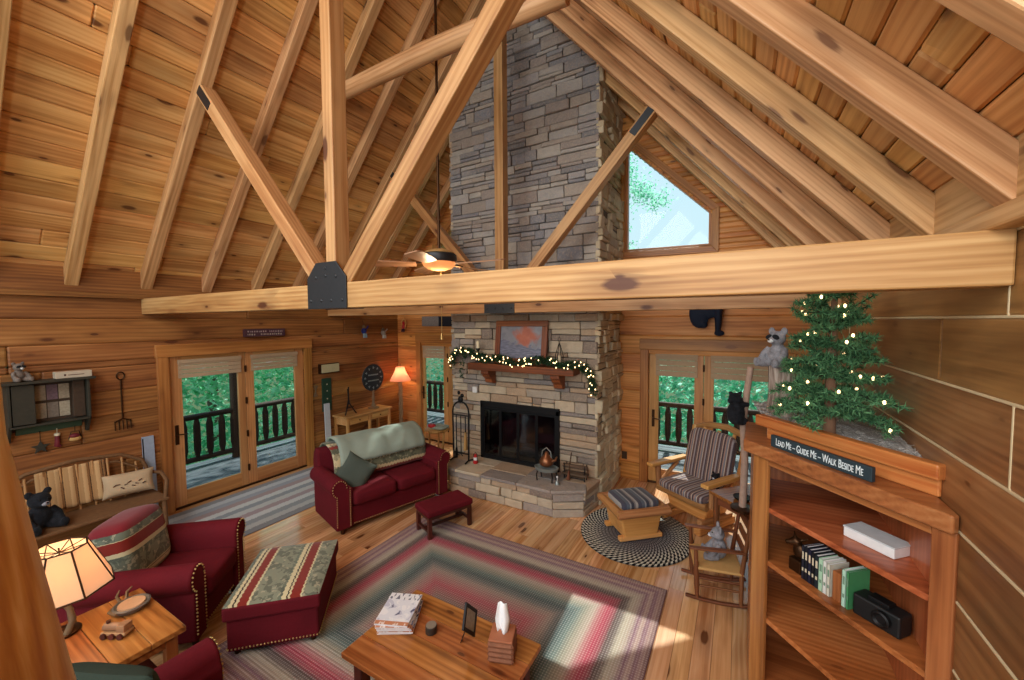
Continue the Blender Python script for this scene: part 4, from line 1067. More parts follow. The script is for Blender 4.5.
TL = thing('table_lamp', 'lit table lamp with panelled parchment shade on the pine end table', 'lamp', (-3.50, .645, ez))
M['antler'] = plain('antler', (120, 98, 72), .6, var=.3, bump=.3)
m = MB(); m.lathe([(.07, 0), (.075, .015), (.04, .03), (.015, .04)], n=16); m.build('base', M['bronze'], TL, smooth=40)
m = MB()
for a in range(3):
    t_ = a*2.1; m.tube([(.05*math.cos(t_), .05*math.sin(t_), .01), (.07*math.cos(t_+.4), .07*math.sin(t_+.4), .1), (.02*math.cos(t_+.9), .02*math.sin(t_+.9), .2), (.0, .0, .30)], [.018, .016, .013, .010], 8)
m.build('antler_stem', M['antler'], TL, smooth=60)
m = MB(); m.lathe([(.028, .34), (.032, .40), (.02, .44)], n=12); m.build('bulb', emis('lamp_bulb', (1, .78, .5), 2.5), TL, smooth=60)
sh = MB(); N = 8; r0, r1, z0, z1 = .235, .125, .27, .53
for i in range(N):
    a, b = 2*PI*i/N+.2, 2*PI*(i+1)/N+.2
    sh.add([(r0*math.cos(a), r0*math.sin(a), z0), (r0*math.cos(b), r0*math.sin(b), z0), (r1*math.cos(b), r1*math.sin(b), z1), (r1*math.cos(a), r1*math.sin(a), z1)], [(0, 1, 2, 3)], [(0, 0, 0)]*4)
sd = sh.build('lamp_shade', lampshade_mat('parchment', (226, 190, 154), .28), TL, solid=.003)
m = MB()
for i in range(N):
    a = 2*PI*i/N+.2; b = 2*PI*(i+1)/N+.2
    P0, P1, Q0, Q1 = Vector((r0*math.cos(a), r0*math.sin(a), z0)), Vector((r1*math.cos(a), r1*math.sin(a), z1)), Vector((r0*math.cos(b), r0*math.sin(b), z0)), Vector((r1*math.cos(b), r1*math.sin(b), z1))
    m.tube([P0, P1], .005, 6); m.tube([P0, Q0], .006, 6); m.tube([P1, Q1], .005, 6)
m.build('shade_trim', M['bronze'], sd, smooth=50)
m = MB()
for i in range(N):
    a = 2*PI*i/N+.2; m.tube([(0, 0, z1-.03), (r1*math.cos(a), r1*math.sin(a), z1)], .003, 5)
m.tube([(0, 0, .44), (0, 0, .53)], .004, 6); m.build('harp', M['bronze'], TL, smooth=50)
light('table_lamp_glow', 'POINT', (-3.50, .645, ez+.42), 6, (1, .76, .5), shadow_soft_size=.06)
DB = thing('antler_dish', 'grey antler-rimmed dish with a pale round insert on the end table', 'dish', (-3.50, .96, ez))
DB.location = (-3.42, .93, ez)
m = MB(); m.lathe([(.07, 0), (.085, .012), (.095, .035), (.085, .04), (.07, .03)], n=24); m.build('dish', plain('pewter', (112, 106, 100), .5, .3), DB, smooth=50)
m = MB(); m.lathe([(.07, .028), (.068, .04), (.002, .041)], n=24); m.build('insert', plain('pale_disc', (206, 166, 132), .5), DB, smooth=50)
m = MB(); m.tube([(-.09, .0, .03), (-.11, .01, .07), (-.09, .03, .10)], [.01, .008, .004], 7); m.tube([(-.10, -.03, .03), (-.12, -.04, .06), (-.13, -.02, .09)], [.01, .008, .004], 7); m.tube([(-.1, -.04, .02), (-.03, -.1, .025), (.05, -.09, .03)], [.008, .01, .006], 7); m.build('antlers', M['antler'], DB, smooth=50)
WF_ = thing('wooden_figure', 'little blocky carved wood train-like figure near the table edge', 'figurine', (-3.20, .80, ez), .5)
M['carved'] = wood('carved_wood', (120, 84, 56), (158, 116, 80), (180, 140, 100), .6, .2, .3)
m = MB(); m.box((0, 0, .025), (.15, .06, .018)); m.box((.045, 0, .055), (.05, .055, .045)); m.build('body', M['carved'], WF_, bevel=.004)
for x in (-.05, .0, .05):
    for s_ in (-1, 1): m = MB(); m.lathe([(.017, 0), (.017, .01)], (x, s_*.036-.005, .0175), RX(PI/2*-1), n=12); m.build('wheel', M['mahog'], WF_, smooth=40)
m = MB(); m.tube([(-.07, 0, .055), (.02, 0, .055)], .022, 12); m.build('boiler', M['carved'], WF_, smooth=50); m = MB(); m.lathe([(.008, .06), (.012, .09)], (-.05, 0, 0), n=10); m.build('stack', M['mahog'], WF_, smooth=50)
# ---------------------------------------------------------------- plush and other shaped bodies
def fur(name, a, b, sc=26):
    t = NT(name); g = t.n('TexCoord').outputs['Object']; n = t.noise(g, sc, 4); n2 = t.noise(g, sc*7, 2)
    t.base(t.mix(t.map(t.math('ADD', t.math('MULTIPLY', n, .6), t.math('MULTIPLY', n2, .4)), .3, .7, 0, 1), srgb(*a), srgb(*b))); t.bump(n2, .6, .006); return t.p(.95, .1, 0, .05)
def remesh(o, v=.007, sm=6):
    r = o.modifiers.new('remesh', 'REMESH'); r.mode = 'VOXEL'; r.voxel_size = v; r.use_smooth_shade = True
    k = o.modifiers.new('smooth', 'SMOOTH'); k.iterations = sm; k.factor = .5
    return o
M['furgrey'] = fur('grey_fur', (96, 96, 104), (168, 168, 176)); M['furblack'] = fur('black_fur', (16, 17, 20), (44, 46, 52)); M['furpale'] = fur('pale_fur', (196, 200, 206), (238, 240, 242)); M['eye'] = plain('glossy_eye', (12, 12, 14), .1)
M['furbrown'] = fur('brown_grey_fur', (78, 70, 66), (140, 128, 120))
def plush(name, label, cat, loc, rz, s_, mat, muz=None, mask=None, ears=.30, sit=True, belly=None):
    """seated toy animal facing -y, base at z=0, height about 1*s_"""
    T = thing(name, label, cat, loc, rz); m = MB(); V = lambda x, y, z: (x*s_, y*s_, z*s_)
    m.ball(V(0, .02, .30), (.24*s_, .21*s_, .30*s_)); m.ball(V(0, -.03, .74), (.21*s_, .19*s_, .19*s_)); m.ball(V(0, 0, .55), (.13*s_, .12*s_, .14*s_))
    m.ball(V(0, -.19, .69), (.10*s_, .10*s_, .08*s_))
    for k in (-1, 1):
        m.ball(V(k*.17, 0, .92), (ears*.27*s_, .05*s_, ears*.3*s_))
        m.tube([V(k*.2, -.02, .48), V(k*.28, -.12, .34), V(k*.26, -.22, .22)], [.085*s_, .08*s_, .08*s_], 10); m.ball(V(k*.26, -.24, .2), .085*s_)
        m.tube([V(k*.15, -.05, .12), V(k*.22, -.25, .10), V(k*.25, -.38, .11)], [.12*s_, .11*s_, .09*s_], 10); m.ball(V(k*.25, -.40, .13), (.09*s_, .06*s_, .12*s_))
    remesh(m.build('body', mat, T), .022*s_, 4)
    m = MB(); m.ball(V(0, -.245, .68), (.075*s_, .065*s_, .055*s_)); m.build('muzzle', muz or mat, T, smooth=80)
    m = MB(); m.ball(V(0, -.305, .705), (.028*s_, .02*s_, .02*s_)); m.build('nose', M['eye'], T, smooth=80)
    if mask:
        m = MB()
        for k in (-1, 1): m.ball(V(k*.09, -.185, .775), (.095*s_, .055*s_, .062*s_), RY(k*.4))
        m.build('face_mask', mask, T, smooth=80)
    for k in (-1, 1):
        m = MB(); m.ball(V(k*.075, -.205 if mask else -.19, .785), .022*s_, n=8, m=6); m.build('eye', M['eye'], T, smooth=80)
    if belly: m = MB(); m.ball(V(0, -.10, .32), (.15*s_, .10*s_, .19*s_)); m.build('belly_patch', belly, T, smooth=80)
    return T
# ---------------------------------------------------------------- left wall
M['green_dk'] = plain('dark_olive_paint', (50, 47, 38), .6, var=.3); M['brown_dk'] = plain('dark_brown_paint', (66, 50, 38), .6, var=.3)
def wthing(name, label, cat, W, u, z, d=0, **k): return thing(name, label, cat, W.pt(u, d, z), 0, **k)
T = wthing('display_shelf', 'dark hanging wall shelf with a green peg rail and a panel of small photos', 'wall shelf', WL, 1.15, 1.3)
def wb(T, name, mat, *boxes, bevel=.003, W=WL, grain='u', p=None):
    m = MB()
    for b in boxes: W.bx(m, *b, grain)
    return m.build(name, mat, p or T, bevel=bevel, world=True)
wb(T, 'back_panel', M['brown_dk'], (.88, 1.44, 0, .015, 1.36, 1.86))
wb(T, 'top_shelf', M['green_dk'], (.83, 1.49, 0, .20, 1.86, 1.885)); wb(T, 'shelf_board', M['green_dk'], (.88, 1.44, .01, .17, 1.42, 1.44))
for a in (.87, 1.425):
    m = MB(); m.prism([(0, 1.86), (.17, 1.86), (.17, 1.45), (.06, 1.27), (0, 1.27)], a, a+.022, lambda u, v, w_: WL.pt(w_, u, v)); m.build('side_panel', M['green_dk'], T, bevel=.003, world=True)
wb(T, 'peg_rail', plain('green_rail', (52, 74, 54), .6), (.93, 1.40, .01, .03, 1.33, 1.42))
wb(T, 'door_panel', M['green_dk'], (.90, 1.05, .012, .16, 1.45, 1.85)); wb(T, 'door_panel', M['brown_dk'], (1.33, 1.42, .012, .10, 1.45, 1.85))
pc = [(150, 138, 120), (112, 92, 104), (160, 148, 128), (148, 140, 124), (128, 118, 108), (170, 160, 140)]
for i in range(6):
    a = 1.07+.085*(i % 3); z = 1.66-.19*(i//3)
    o = wb(T, 'photo', plain('old_print', pc[i], .5, var=.45, scale=50), (a, a+.078, .016, .024, z, z+.16), bevel=0)
    wb(T, 'photo_mat', M['brown_dk'], (a-.003, a+.081, .0155, .02, z-.004, z+.164), bevel=0)
plush('plush_raccoon', 'grey plush raccoon sitting on the left end of the hanging wall shelf', 'plush toy', WL.pt(.965, .10, 1.885), PI/2+.4, .20, M['furbrown'], M['furpale'], M['furblack'])
T = wthing('shelf_box', 'long off-white box standing on top of the hanging wall shelf', 'box', WL, 1.33, 1.885)
wb(T, 'box', plain('offwhite_card', (190, 176, 156), .7), (1.20, 1.47, .05, .16, 1.886, 1.955)); wb(T, 'paw_mark', M['mahog'], (1.26, 1.275, .16, .1605, 1.91, 1.93), (1.29, 1.41, .16, .1605, 1.915, 1.922), bevel=0)
def star(m, c, r, d):
    P = [(r*(1 if i % 2 == 0 else .42)*math.sin(i*PI/5), r*(1 if i % 2 == 0 else .42)*math.cos(i*PI/5)) for i in range(10)]
    return m.prism(P, -d/2, d/2, lambda u, v, w_: Vector(c)+Vector((w_, u, v)))
T = wthing('tin_star', 'dark tin star hanging on a string under the wall shelf', 'ornament', WL, 1.09, 1.12)
m = MB(); star(m, WL.pt(1.09, .03, 1.17), .075, .012); m.build('star', M['green_dk'], T, bevel=.003, world=True); m = MB(); m.tube([WL.pt(1.09, .03, 1.24), WL.pt(1.09, .035, 1.345)], .003, 5); m.build('string', M['iron'], T, world=True)
M['wine'] = plain('wine_red', (110, 30, 40), .6, var=.3)
T = wthing('sock_ornament', 'small red and white stocking ornament hanging under the wall shelf', 'ornament', WL, 1.21, 1.15)
m = MB(); m.tube([WL.pt(1.21, .03, 1.27), WL.pt(1.21, .03, 1.2), WL.pt(1.205, .03, 1.16), WL.pt(1.23, .03, 1.145)], [.018, .022, .024, .016], 8); m.build('stocking', M['wine'], T, smooth=60, world=True)
m = MB(); m.tube([WL.pt(1.21, .03, 1.265), WL.pt(1.21, .03, 1.29)], [.023, .023], 8); m.tube([WL.pt(1.21, .03, 1.29), WL.pt(1.21, .032, 1.345)], .003, 5); m.build('cuff', M['candle'], T, smooth=60, world=True)
T = wthing('sled_ornament', 'small red and tan basket ornament hanging at the right under the wall shelf', 'ornament', WL, 1.34, 1.16)
m = MB(); m.ball(WL.pt(1.34, .04, 1.20), (.03, .05, .03)); m.build('basket', M['straw'], T, smooth=60, world=True); m = MB(); m.ball(WL.pt(1.335, .045, 1.235), (.03, .042, .026)); m.build('cloth', M['wine'], T, smooth=60, world=True)
m = MB(); m.tube([WL.pt(1.39, .04, 1.20), WL.pt(1.37, .04, 1.28), WL.pt(1.31, .04, 1.28), WL.pt(1.29, .04, 1.20)], .004, 5); m.tube([WL.pt(1.34, .04, 1.285), WL.pt(1.34, .045, 1.345)], .003, 5); m.build('basket_handle', M['iron'], T, world=True)
T = wthing('toasting_fork', 'long dark iron fork with a looped handle hanging on the log wall', 'wall decor', WL, 1.74, 1.2)
m = MB(); m.tube([WL.pt(1.74+.035*math.sin(a*PI/6), .015, 1.845+.045*math.cos(a*PI/6)) for a in range(13)], .007, 6); m.tube([WL.pt(1.74, .015, 1.80), WL.pt(1.74, .015, 1.33)], .008, 6); m.build('shaft', M['bronze'], T, smooth=60, world=True)
m = MB(); m.tube([WL.pt(1.67, .015, 1.30), WL.pt(1.74, .017, 1.335), WL.pt(1.81, .015, 1.30)], .009, 6)
for k in range(5): m.tube([WL.pt(1.67+.035*k, .015, 1.31), WL.pt(1.67+.035*k, .02, 1.20)], .006, 6)
m.build('fork_head', M['bronze'], T, smooth=60, world=True)
M['plank'] = plain('pale_blue_paint', (150, 162, 182), .6, var=.15)
T = wthing('painted_plank', 'pale blue-grey plank leaning upright left of the wide patio door', 'plank', WL, 1.955, 0)
m = MB(); m.prism([(.05, 0), (.075, 0), (.028, 1.06), (.003, 1.06)], 1.90, 2.015, lambda u, v, w_: WL.pt(w_, u, v)); m.build('plank', M['plank'], T, bevel=.004, world=True)
m = MB(); m.prism([(.0751, .02), (.077, .02), (.030, 1.04), (.0281, 1.04)], 1.90, 1.912, lambda u, v, w_: WL.pt(w_, u, v)); m.build('edge_strip', M['iron'], T, world=True)
T = wthing('painted_plank', 'narrow white plank leaning upright behind the left end of the loveseat', 'plank', WL, 4.43, 0)
m = MB(); m.prism([(.06, 0), (.08, 0), (.042, 1.02), (.022, 1.02)], 4.36, 4.47, lambda u, v, w_: WL.pt(w_, u, v)); m.build('plank', plain('pale_white_paint', (190, 200, 208), .6), T, bevel=.004, world=True)
def marks(T, W, u0, u1, z, h, d, mat, p=None, gap=.01):
    m = MB(); u = u0
    while u < u1-.01:
        l = min(rr(.4, 1.0)*h, u1-u)
        if random.random() < .82: W.bx(m, u, u+l*.75, d, d+.0012, z+rr(0, .15)*h, z+h*rr(.8, 1))
        u += l+gap
    return m.build('lettering', mat, T, world=True)
M['cream'] = plain('cream_paint', (206, 196, 170), .7)
T = wthing('green_board', 'dark green painted board with faint lettering hanging above the white plank', 'sign', WL, 4.43, .8)
wb(T, 'board', plain('forest_green_paint', (30, 62, 48), .6, var=.25), (4.345, 4.53, 0, .02, .88, 1.47))
for z in (1.36, 1.24, 1.10): 
    m = MB(); m.ball(WL.pt(4.44, .022, z), (.004, .012, .012), n=8, m=6); m.build('screw_cover', M['cream'], T, smooth=60, world=True)
T = wthing('wall_box', 'cream rectangular box with a dark rim mounted above the green board', 'box', WL, 4.47, 1.56)
wb(T, 'rim', M['bronze'], (4.29, 4.67, 0, .06, 1.56, 1.73)); wb(T, 'face', plain('cream_cover', (186, 178, 142), .6), (4.315, 4.66, .05, .075, 1.575, 1.72))
T = wthing('twig_wreath', 'small bundle of pale twigs hanging beside the green board', 'wall decor', WL, 4.22, 1.2)
m = MB()
for k in range(9): a = rr(-.6, .6); m.tube([WL.pt(4.22-.1*math.sin(a), .012+.002*k, 1.26-.09*math.cos(a)), WL.pt(4.22+.1*math.sin(a), .015+.002*k, 1.26+.11*math.cos(a))], .004, 5)
m.build('twigs', M['antler'], T, world=True)
T = wthing('door_sign', 'narrow purple-brown lettered sign hanging over the wide patio door', 'sign', WL, 3.4, 2.25)
wb(T, 'board', plain('plum_paint', (74, 44, 56), .6), (3.10, 3.70, .0, .055, 2.255, 2.37)); marks(T, WL, 3.14, 3.66, 2.318, .028, .055, plain('faded_lettering', (168, 148, 150), .7)); marks(T, WL, 3.14, 3.66, 2.275, .028, .055, plain('faded_lettering_tan', (176, 160, 150), .7))
# console table with round sign and easel
M['honey'] = wood('honey_pine', (168, 118, 62), (200, 152, 92), (216, 174, 116), .4, .4, .2)
T = thing('console_table', 'honey pine console table against the log wall behind the loveseat', 'console table', (-6.17, 5.06, 0))
m = MB(); m.box((0, 0, .765), (.40, 1.06, .035), grain=1); m.build('top', M['honey'], T, bevel=.005)
m = MB(); m.box((-.0, 0, .68), (.34, .98, .13), grain=1); m.build('apron', M['honey'], T, bevel=.003)
for sx in (-1, 1):
    for sy in (-1, 0, 1):
        if sy == 0 and sx < 0: continue
        m = MB(); m.bx(sx*.16-.022, sx*.16+.022, sy*.48-.022, sy*.48+.022, 0, .748, grain=2); m.build('leg', M['honey'], T, bevel=.004)
for y in (-.24, .24):
    m = MB(); m.box((.175, y, .68), (.016, .38, .10), grain=1); d = m.build('drawer', M['honey'], T, bevel=.003); m = MB(); m.ball((.19, y, .68), .014, n=10, m=6); m.build('knob', M['bronze'], d, smooth=60)
T = thing('round_sign', 'round blackboard-like sign with faint white lettering on a turned stand on the console table', 'sign', (-6.17, 5.30, .7825))
m = MB(); m.lathe([(.10, 0), (.11, .015), (.05, .04), (.03, .08), (.022, .15), (.034, .2), (.018, .26), (.02, .36)], n=16); m.build('stand', M['antler'], T, smooth=50)
Rr = Matrix(((0, 0, 1), (1, 0, 0), (0, 1, 0)))
m = MB(); m.lathe([(.25, -.012), (.262, 0), (.25, .012), (.001, .013)], (0, 0, .60), Rr, n=36); m.build('disc', plain('blue_black_paint', (24, 36, 46), .5), T, smooth=40)
m = MB()
for k in range(12):
    a = k*PI/6; c = Vector((.0135, .195*math.sin(a), .60+.195*math.cos(a))); m.box(c, (.002, .018, .045), RX(-a)); m.box(c+Vector((0, .014*math.cos(a), -.014*math.sin(a))), (.002, .03, .01), RX(-a))
for k in range(9): m.box((.0135, -.11+.027*k, .655), (.002, .018, .026)); m.box((.0135, -.12+.03*k, .545), (.002, .02, .022))
m.build('lettering', plain('chalk_white', (140, 154, 158), .7), T)
T = thing('easel_stand', 'dark twig easel standing left of the round sign on the console table', 'easel', (-6.16, 4.72, .7825))
m = MB(); m.tube([(.05, -.11, 0), (0, 0, .2), (-.01, .02, .5)], .012, 7); m.tube([(.05, .13, 0), (0, .02, .2), (0, -.01, .47)], .012, 7); m.tube([(-.10, .02, 0), (0, .01, .3)], .01, 7); m.tube([(.03, -.07, .13), (.03, .09, .13)], .009, 7); m.build('easel', M['iron'], T, smooth=50)
# floor lamp
T = thing('floor_lamp', 'lit floor lamp with pink shade and twisted branch stem in the left corner', 'lamp', (-6.08, 5.93, 0))
m = MB(); m.lathe([(.15, 0), (.16, .02), (.05, .045), (.02, .06)], n=20); m.build('base', M['bronze'], T, smooth=40)
m = MB()
for ph in (0, 2.1, 4.2): m.tube([(.025*math.cos(ph+z*9), .025*math.sin(ph+z*9), .04+z) for z in [i*.05 for i in range(26)]], [.018]*25+[.01], 7, wob=.15)
m.build('branch_stem', plain('peeled_branch', (150, 122, 92), .7, var=.35), T, smooth=60)
m = MB(); m.lathe([(.03, 1.32), (.035, 1.37), (.02, 1.41)], n=12); m.build('bulb', emis('floor_lamp_bulb', (1, .74, .46), 2.5), T, smooth=60)
m = MB(); n = 28; pr = [(.215, 1.25), (.17, 1.33), (.12, 1.42), (.085, 1.53)]
for (a, za), (b, zb_) in zip(pr, pr[1:]):
    for j in range(n):
        t0, t1 = 2*PI*j/n, 2*PI*(j+1)/n; m.add([(a*math.cos(t0), a*math.sin(t0), za), (a*math.cos(t1), a*math.sin(t1), za), (b*math.cos(t1), b*math.sin(t1), zb_), (b*math.cos(t0), b*math.sin(t0), zb_)], [(0, 1, 2, 3)], [(0, 0, 0)]*4)
m.build('lamp_shade', lampshade_mat('pink_shade', (222, 150, 128), .12), T, smooth=50)
m = MB(); m.tube([(0, 0, 1.28), (0, 0, 1.58)], .005, 6); m.ball((0, 0, 1.59), .014, n=8, m=6); m.build('finial', M['bronze'], T, smooth=60)
light('floor_lamp_glow', 'POINT', (-6.08, 5.93, 1.38), 10, (1, .66, .34), shadow_soft_size=.07)
# little figures on the wall
def figure(name, label, W, u, z, cols, H):
    T = wthing(name, label, 'ornament', W, u, z, d=.06); b = W.pt(u, .06, z)
    m = MB(); m.ball(b+Vector((0, 0, H*.55)), (.05, .05, H*.26)); m.build('coat', plain('coat_'+name, cols[0], .8), T, smooth=70, world=True)
    m = MB(); m.ball(b+Vector((0, 0, H*.86)), (.036, .036, .042)); m.build('head', plain('head_'+name, cols[1], .8), T, smooth=70, world=True)
    m = MB(); m.tube([b+Vector((.025, .02, H*.35)), b+Vector((.03, .025, 0.0))], .022, 8); m.tube([b+Vector((.025, -.02, H*.35)), b+Vector((.03, -.025, 0.0))], .022, 8); m.build('leg', plain('leg_'+name, cols[2], .8), T, smooth=60, world=True)
    m = MB(); m.tube([b+Vector((.01, .045, H*.7)), b+Vector((.03, .08, H*.95))], .013, 7); m.tube([b+Vector((.01, -.045, H*.7)), b+Vector((.03, -.075, H*.5))], .013, 7); m.build('arm', plain('arm_'+name, cols[0], .8), T, smooth=60, world=True)
    m = MB(); m.tube([b+Vector((0, 0, H*.95)), b+Vector((-.04, 0, H+.10))], .003, 5); m.build('hanger', M['iron'], T, world=True)
figure('skier_figure', 'small blue-coated figure hanging on the log wall above the cream box', WL, 5.24, 2.16, [(28, 40, 110), (120, 92, 60), (120, 140, 150)], .24)
figure('grey_figure', 'small grey and white furry figure hanging between the blue figure and the red one', WL, 5.72, 2.13, [(150, 146, 140), (96, 80, 66), (190, 184, 176)], .20)
T = thing('rope_swing_figure', 'small red figure in a pale looped rope hanging in the left far corner', 'ornament', WF.pt(-6.14, .06, 2.25))
b = WF.pt(-6.14, .06, 2.25); m = MB(); m.tube([b+Vector((.065*math.sin(a*PI/8), 0, .19+.075*math.cos(a*PI/8))) for a in range(-6, 7)]+[b+Vector((.03, 0, .06))], .010, 7); m.tube([b+Vector((0, .0, .265)), b+Vector((0, .05, .42))], .004, 5); m.build('rope_loop', M['straw'], T, smooth=60, world=True)
m = MB(); m.ball(b+Vector((0, 0, .11)), (.042, .042, .06)); m.ball(b+Vector((0, -.01, .19)), (.03, .03, .032)); m.build('red_coat', M['red'], T, smooth=70, world=True)
m = MB(); m.tube([b+Vector((.02, -.02, .07)), b+Vector((.03, -.03, 0))], .018, 7); m.tube([b+Vector((-.02, -.02, .07)), b+Vector((-.03, -.03, 0))], .018, 7); m.build('dark_trousers', plain('purple_dark', (52, 28, 54), .8), T, smooth=60, world=True)
T = wthing('wall_sign', 'long sign, half speckled grey and half black, above the narrow far door', 'sign', WF, -5.24, 2.37)
wb(T, 'grey_half', plain('speckled_grey', (128, 120, 116), .8, var=.5, scale=60), (-5.66, -5.22, 0, .03, 2.37, 2.57), W=WF); wb(T, 'black_half', plain('navy_black', (24, 24, 34), .6), (-5.22, -4.80, 0, .03, 2.37, 2.57), W=WF)
# bench under the wall shelf
M['hick'] = plain('hickory_bark', (112, 78, 48), .75, var=.35, bump=.3); M['hickL'] = plain('peeled_hickory', (178, 132, 84), .7, var=.3)
T = thing('twig_settee', 'bent-hickory settee with an arched spindle back under the wall shelf', 'settee', (-5.98, 1.32, 0), PI/2)
m = MB(); arch = [(-.58, .22, .45), (-.60, .25, .62), (-.54, .28, .82), (-.36, .30, .93), (0, .31, .97), (.36, .30, .93), (.54, .28, .82), (.60, .25, .62), (.58, .22, .45)]
m.tube(arch, .02, 9, wob=.08); m.tube([(a[0]*.9, a[1], a[2]-.07) for a in arch[1:-1]], .013, 8, wob=.08); m.build('back_hoop', M['hick'], T, smooth=60)
for i in range(9):
    x = -.48+.12*i; m = MB(); m.tube([(x, .22, .44), (x*1.02, .30, .93-.30*(x/.6)**4)], .011, 7, wob=.1); m.build('spindle', M['hickL'], T, smooth=60)
m = MB(); m.box((0, 0, .43), (1.22, .50, .03), grain=0); m.build('seat', M['hick'], T, bevel=.008)
for sx in (-1, 1):
    for y in (-.22, .22): m = MB(); m.tube([(sx*.58, y, 0), (sx*.57, y, .44)], .024, 8, wob=.08); m.build('leg', M['hick'], T, smooth=60)
    m = MB(); m.tube([(sx*.59, .22, .66), (sx*.63, 0, .68), (sx*.60, -.23, .64), (sx*.58, -.22, .42)], .02, 8, wob=.08); m.build('arm', M['hick'], T, smooth=60)
seat = T
M['birch'] = bands('birch_trunk_fabric', [(0, (168, 130, 88)), (.30, (196, 158, 112)), (.62, (150, 108, 66)), (.80, (84, 58, 38)), (.88, (180, 140, 94))], 0, 8.5, 0, .1)
nt = M['birch'].node_tree     # repeat the trunk stripe across the cloth
for nd in nt.nodes:
    if nd.type == 'VALTORGB':
        src = nd.inputs[0].links[0].from_socket; fr = nt.nodes.new('ShaderNodeMath'); fr.operation = 'FRACT'; nt.links.new(src, fr.inputs[0]); nt.links.new(fr.outputs[0], nd.inputs[0]); break
o = thing('striped_throw', 'tan throw with tree-trunk stripes over the middle of the settee back', 'blanket', seat.location, PI/2)
m = MB(); m.grid(24, 14, lambda u, v: (-.30+.52*u, .20-.02*math.sin(u*30)*.5+.10*v, .50+.42*v), lambda u, v: (.6*u, .5*v, 0)); m.build('cloth', M['birch'], o, smooth=180, solid=.014)
o = thing('lumbar_pillow', 'beige oblong pillow with a dark sketch motif on the right end of the settee', 'pillow', seat.location, PI/2)
m = pillow(MB(), (.37, .12, .62), (.44, .26, .14), RZ(-.25) @ RX(1.2)); m.build('cover', fabric('beige_linen', (168, 142, 112), (196, 172, 140), .9, .2), o, smooth=60)
m = MB(); Rm = RZ(-.25) @ RX(1.2)
for k in range(9): 
    p = Vector((.37, .12, .62))+Rm @ Vector((-.13+.03*k, -.02+.02*math.sin(k*2.1), .074)); q = p+Rm @ Vector((.03, .02*math.cos(k*1.7), 0)); m.tube([p, q], .005, 5)
m.build('motif', M['mahog'], o)
o = plush('plush_bear', 'black plush bear with grey face slumped at the left end of the settee', 'plush toy', (-5.92, .98, .447), PI/2+.3, .40, M['furblack'], M['furgrey'])
# candle table beside the narrow door
T = thing('accent_table', 'small dark accent table with glass items beside the fireplace left of the tool stand', 'side table', (-4.33, 5.02, 0))
m = MB(); m.lathe([(.001, .66), (.20, .66), (.21, .675), (.20, .69), (.001, .69)], n=28); m.build('top', M['honey'], T, smooth=40)
for a in range(3): m = MB(); m.tube([(.14*math.cos(a*2.1), .14*math.sin(a*2.1), .66), (.12*math.cos(a*2.1), .12*math.sin(a*2.1), .3), (.17*math.cos(a*2.1), .17*math.sin(a*2.1), 0)], .016, 8); m.build('leg', M['honey'], T, smooth=50)
T = thing('folded_cloth', 'green and red folded cloth on the accent table beside the fireplace', 'cloth', (-4.33, 5.02, .692))
m = MB(); m.ball((.03, .03, .022), (.15, .12, .024), n=24, m=8, e1=.5, e2=.5); m.build('green_cloth', M['sage'], T, smooth=70); m = MB(); m.ball((-.06, -.06, .05), (.07, .06, .03), n=18, m=8, e1=.7); m.build('red_cloth', M['red'], T, smooth=70)
T = thing('clear_vase', 'small clear glass vase on the accent table by the narrow door', 'vase', (-4.45, 5.10, .692))
m = MB(); m.lathe([(.03, 0), (.045, .04), (.04, .11), (.03, .16), (.036, .18)], n=18); m.build('vase', glass('clear_vase_glass', .02, (.86, .92, .92)), T, smooth=60)
# ceiling fan
FZ = 3.06
T = thing('ceiling_fan', 'ceiling fan with lit bowl on a long dark rod from the ridge', 'ceiling fan', (XM, 3.33, FZ)); T.scale = (1.2, 1.2, 1.2); RT = (zb(XM)-.13-FZ)/1.2
def fz(z): return z
m = MB(); m.tube([(0, 0, .1), (0, 0, RT)], .012, 8); m.build('down_rod', M['bronze'], T, smooth=50)
m = MB(); m.lathe([(.05, RT-.08), (.07, RT-.03), (.07, RT)], n=16); m.build('ceiling_canopy', M['bronze'], T, smooth=40)
m = MB(); m.lathe([(.03, .15), (.10, .13), (.155, .10), (.16, .06), (.15, .035), (.10, .03)], n=28); mo = m.build('motor_housing', M['steel'], T, smooth=30)
m = MB(); m.lathe([(.05, .152), (.11, .134), (.14, .118), (.135, .11), (.06, .145)], n=28); m.build('housing_top', M['straw'], mo, smooth=40)
m = MB(); m.lathe([(.15, .032), (.14, .005), (.11, -.02), (.06, -.035)], n=28); m.build('lamp_bowl', lampshade_mat('amber_bowl', (220, 164, 110), .35), T, smooth=60)
M['blade'] = wood('fan_blade', (180, 130, 96), (206, 160, 126), (220, 180, 146), .4, 0, .15)
for k in range(5):
    a = k*2*PI/5+1.32
    R = RZ(a) @ RX(.2)
    m = MB(); m.prism([(.20, -.05), (.30, -.065), (.60, -.075), (.645, -.05), (.65, .05), (.60, .075), (.30, .065), (.20, .05)], -.004, .004, lambda u, v, w_: R @ Vector((u, v, w_))+Vector((0, 0, .015))); bl = m.build('blade', M['blade'], T, bevel=.002)
    m = MB(); m.bar(RZ(a) @ Vector((.10, 0, .04)), RZ(a) @ Vector((.26, 0, .02)), .035, .008); m.build('blade_arm', M['bronze'], bl)
m = MB(); m.tube([(0.02, 0, -.03), (0.02, 0, -.60)], .0025, 5); m.lathe([(.02, -.655), (.016, -.63), (.006, -.60)], (.02, 0, 0), n=10); pc_ = m.build('pull_chain', M['nail'], T, smooth=50)
light('fan_lamp_glow', 'POINT', (XM, 3.33, FZ-.10), 16, (1, .72, .42), shadow_soft_size=.1)
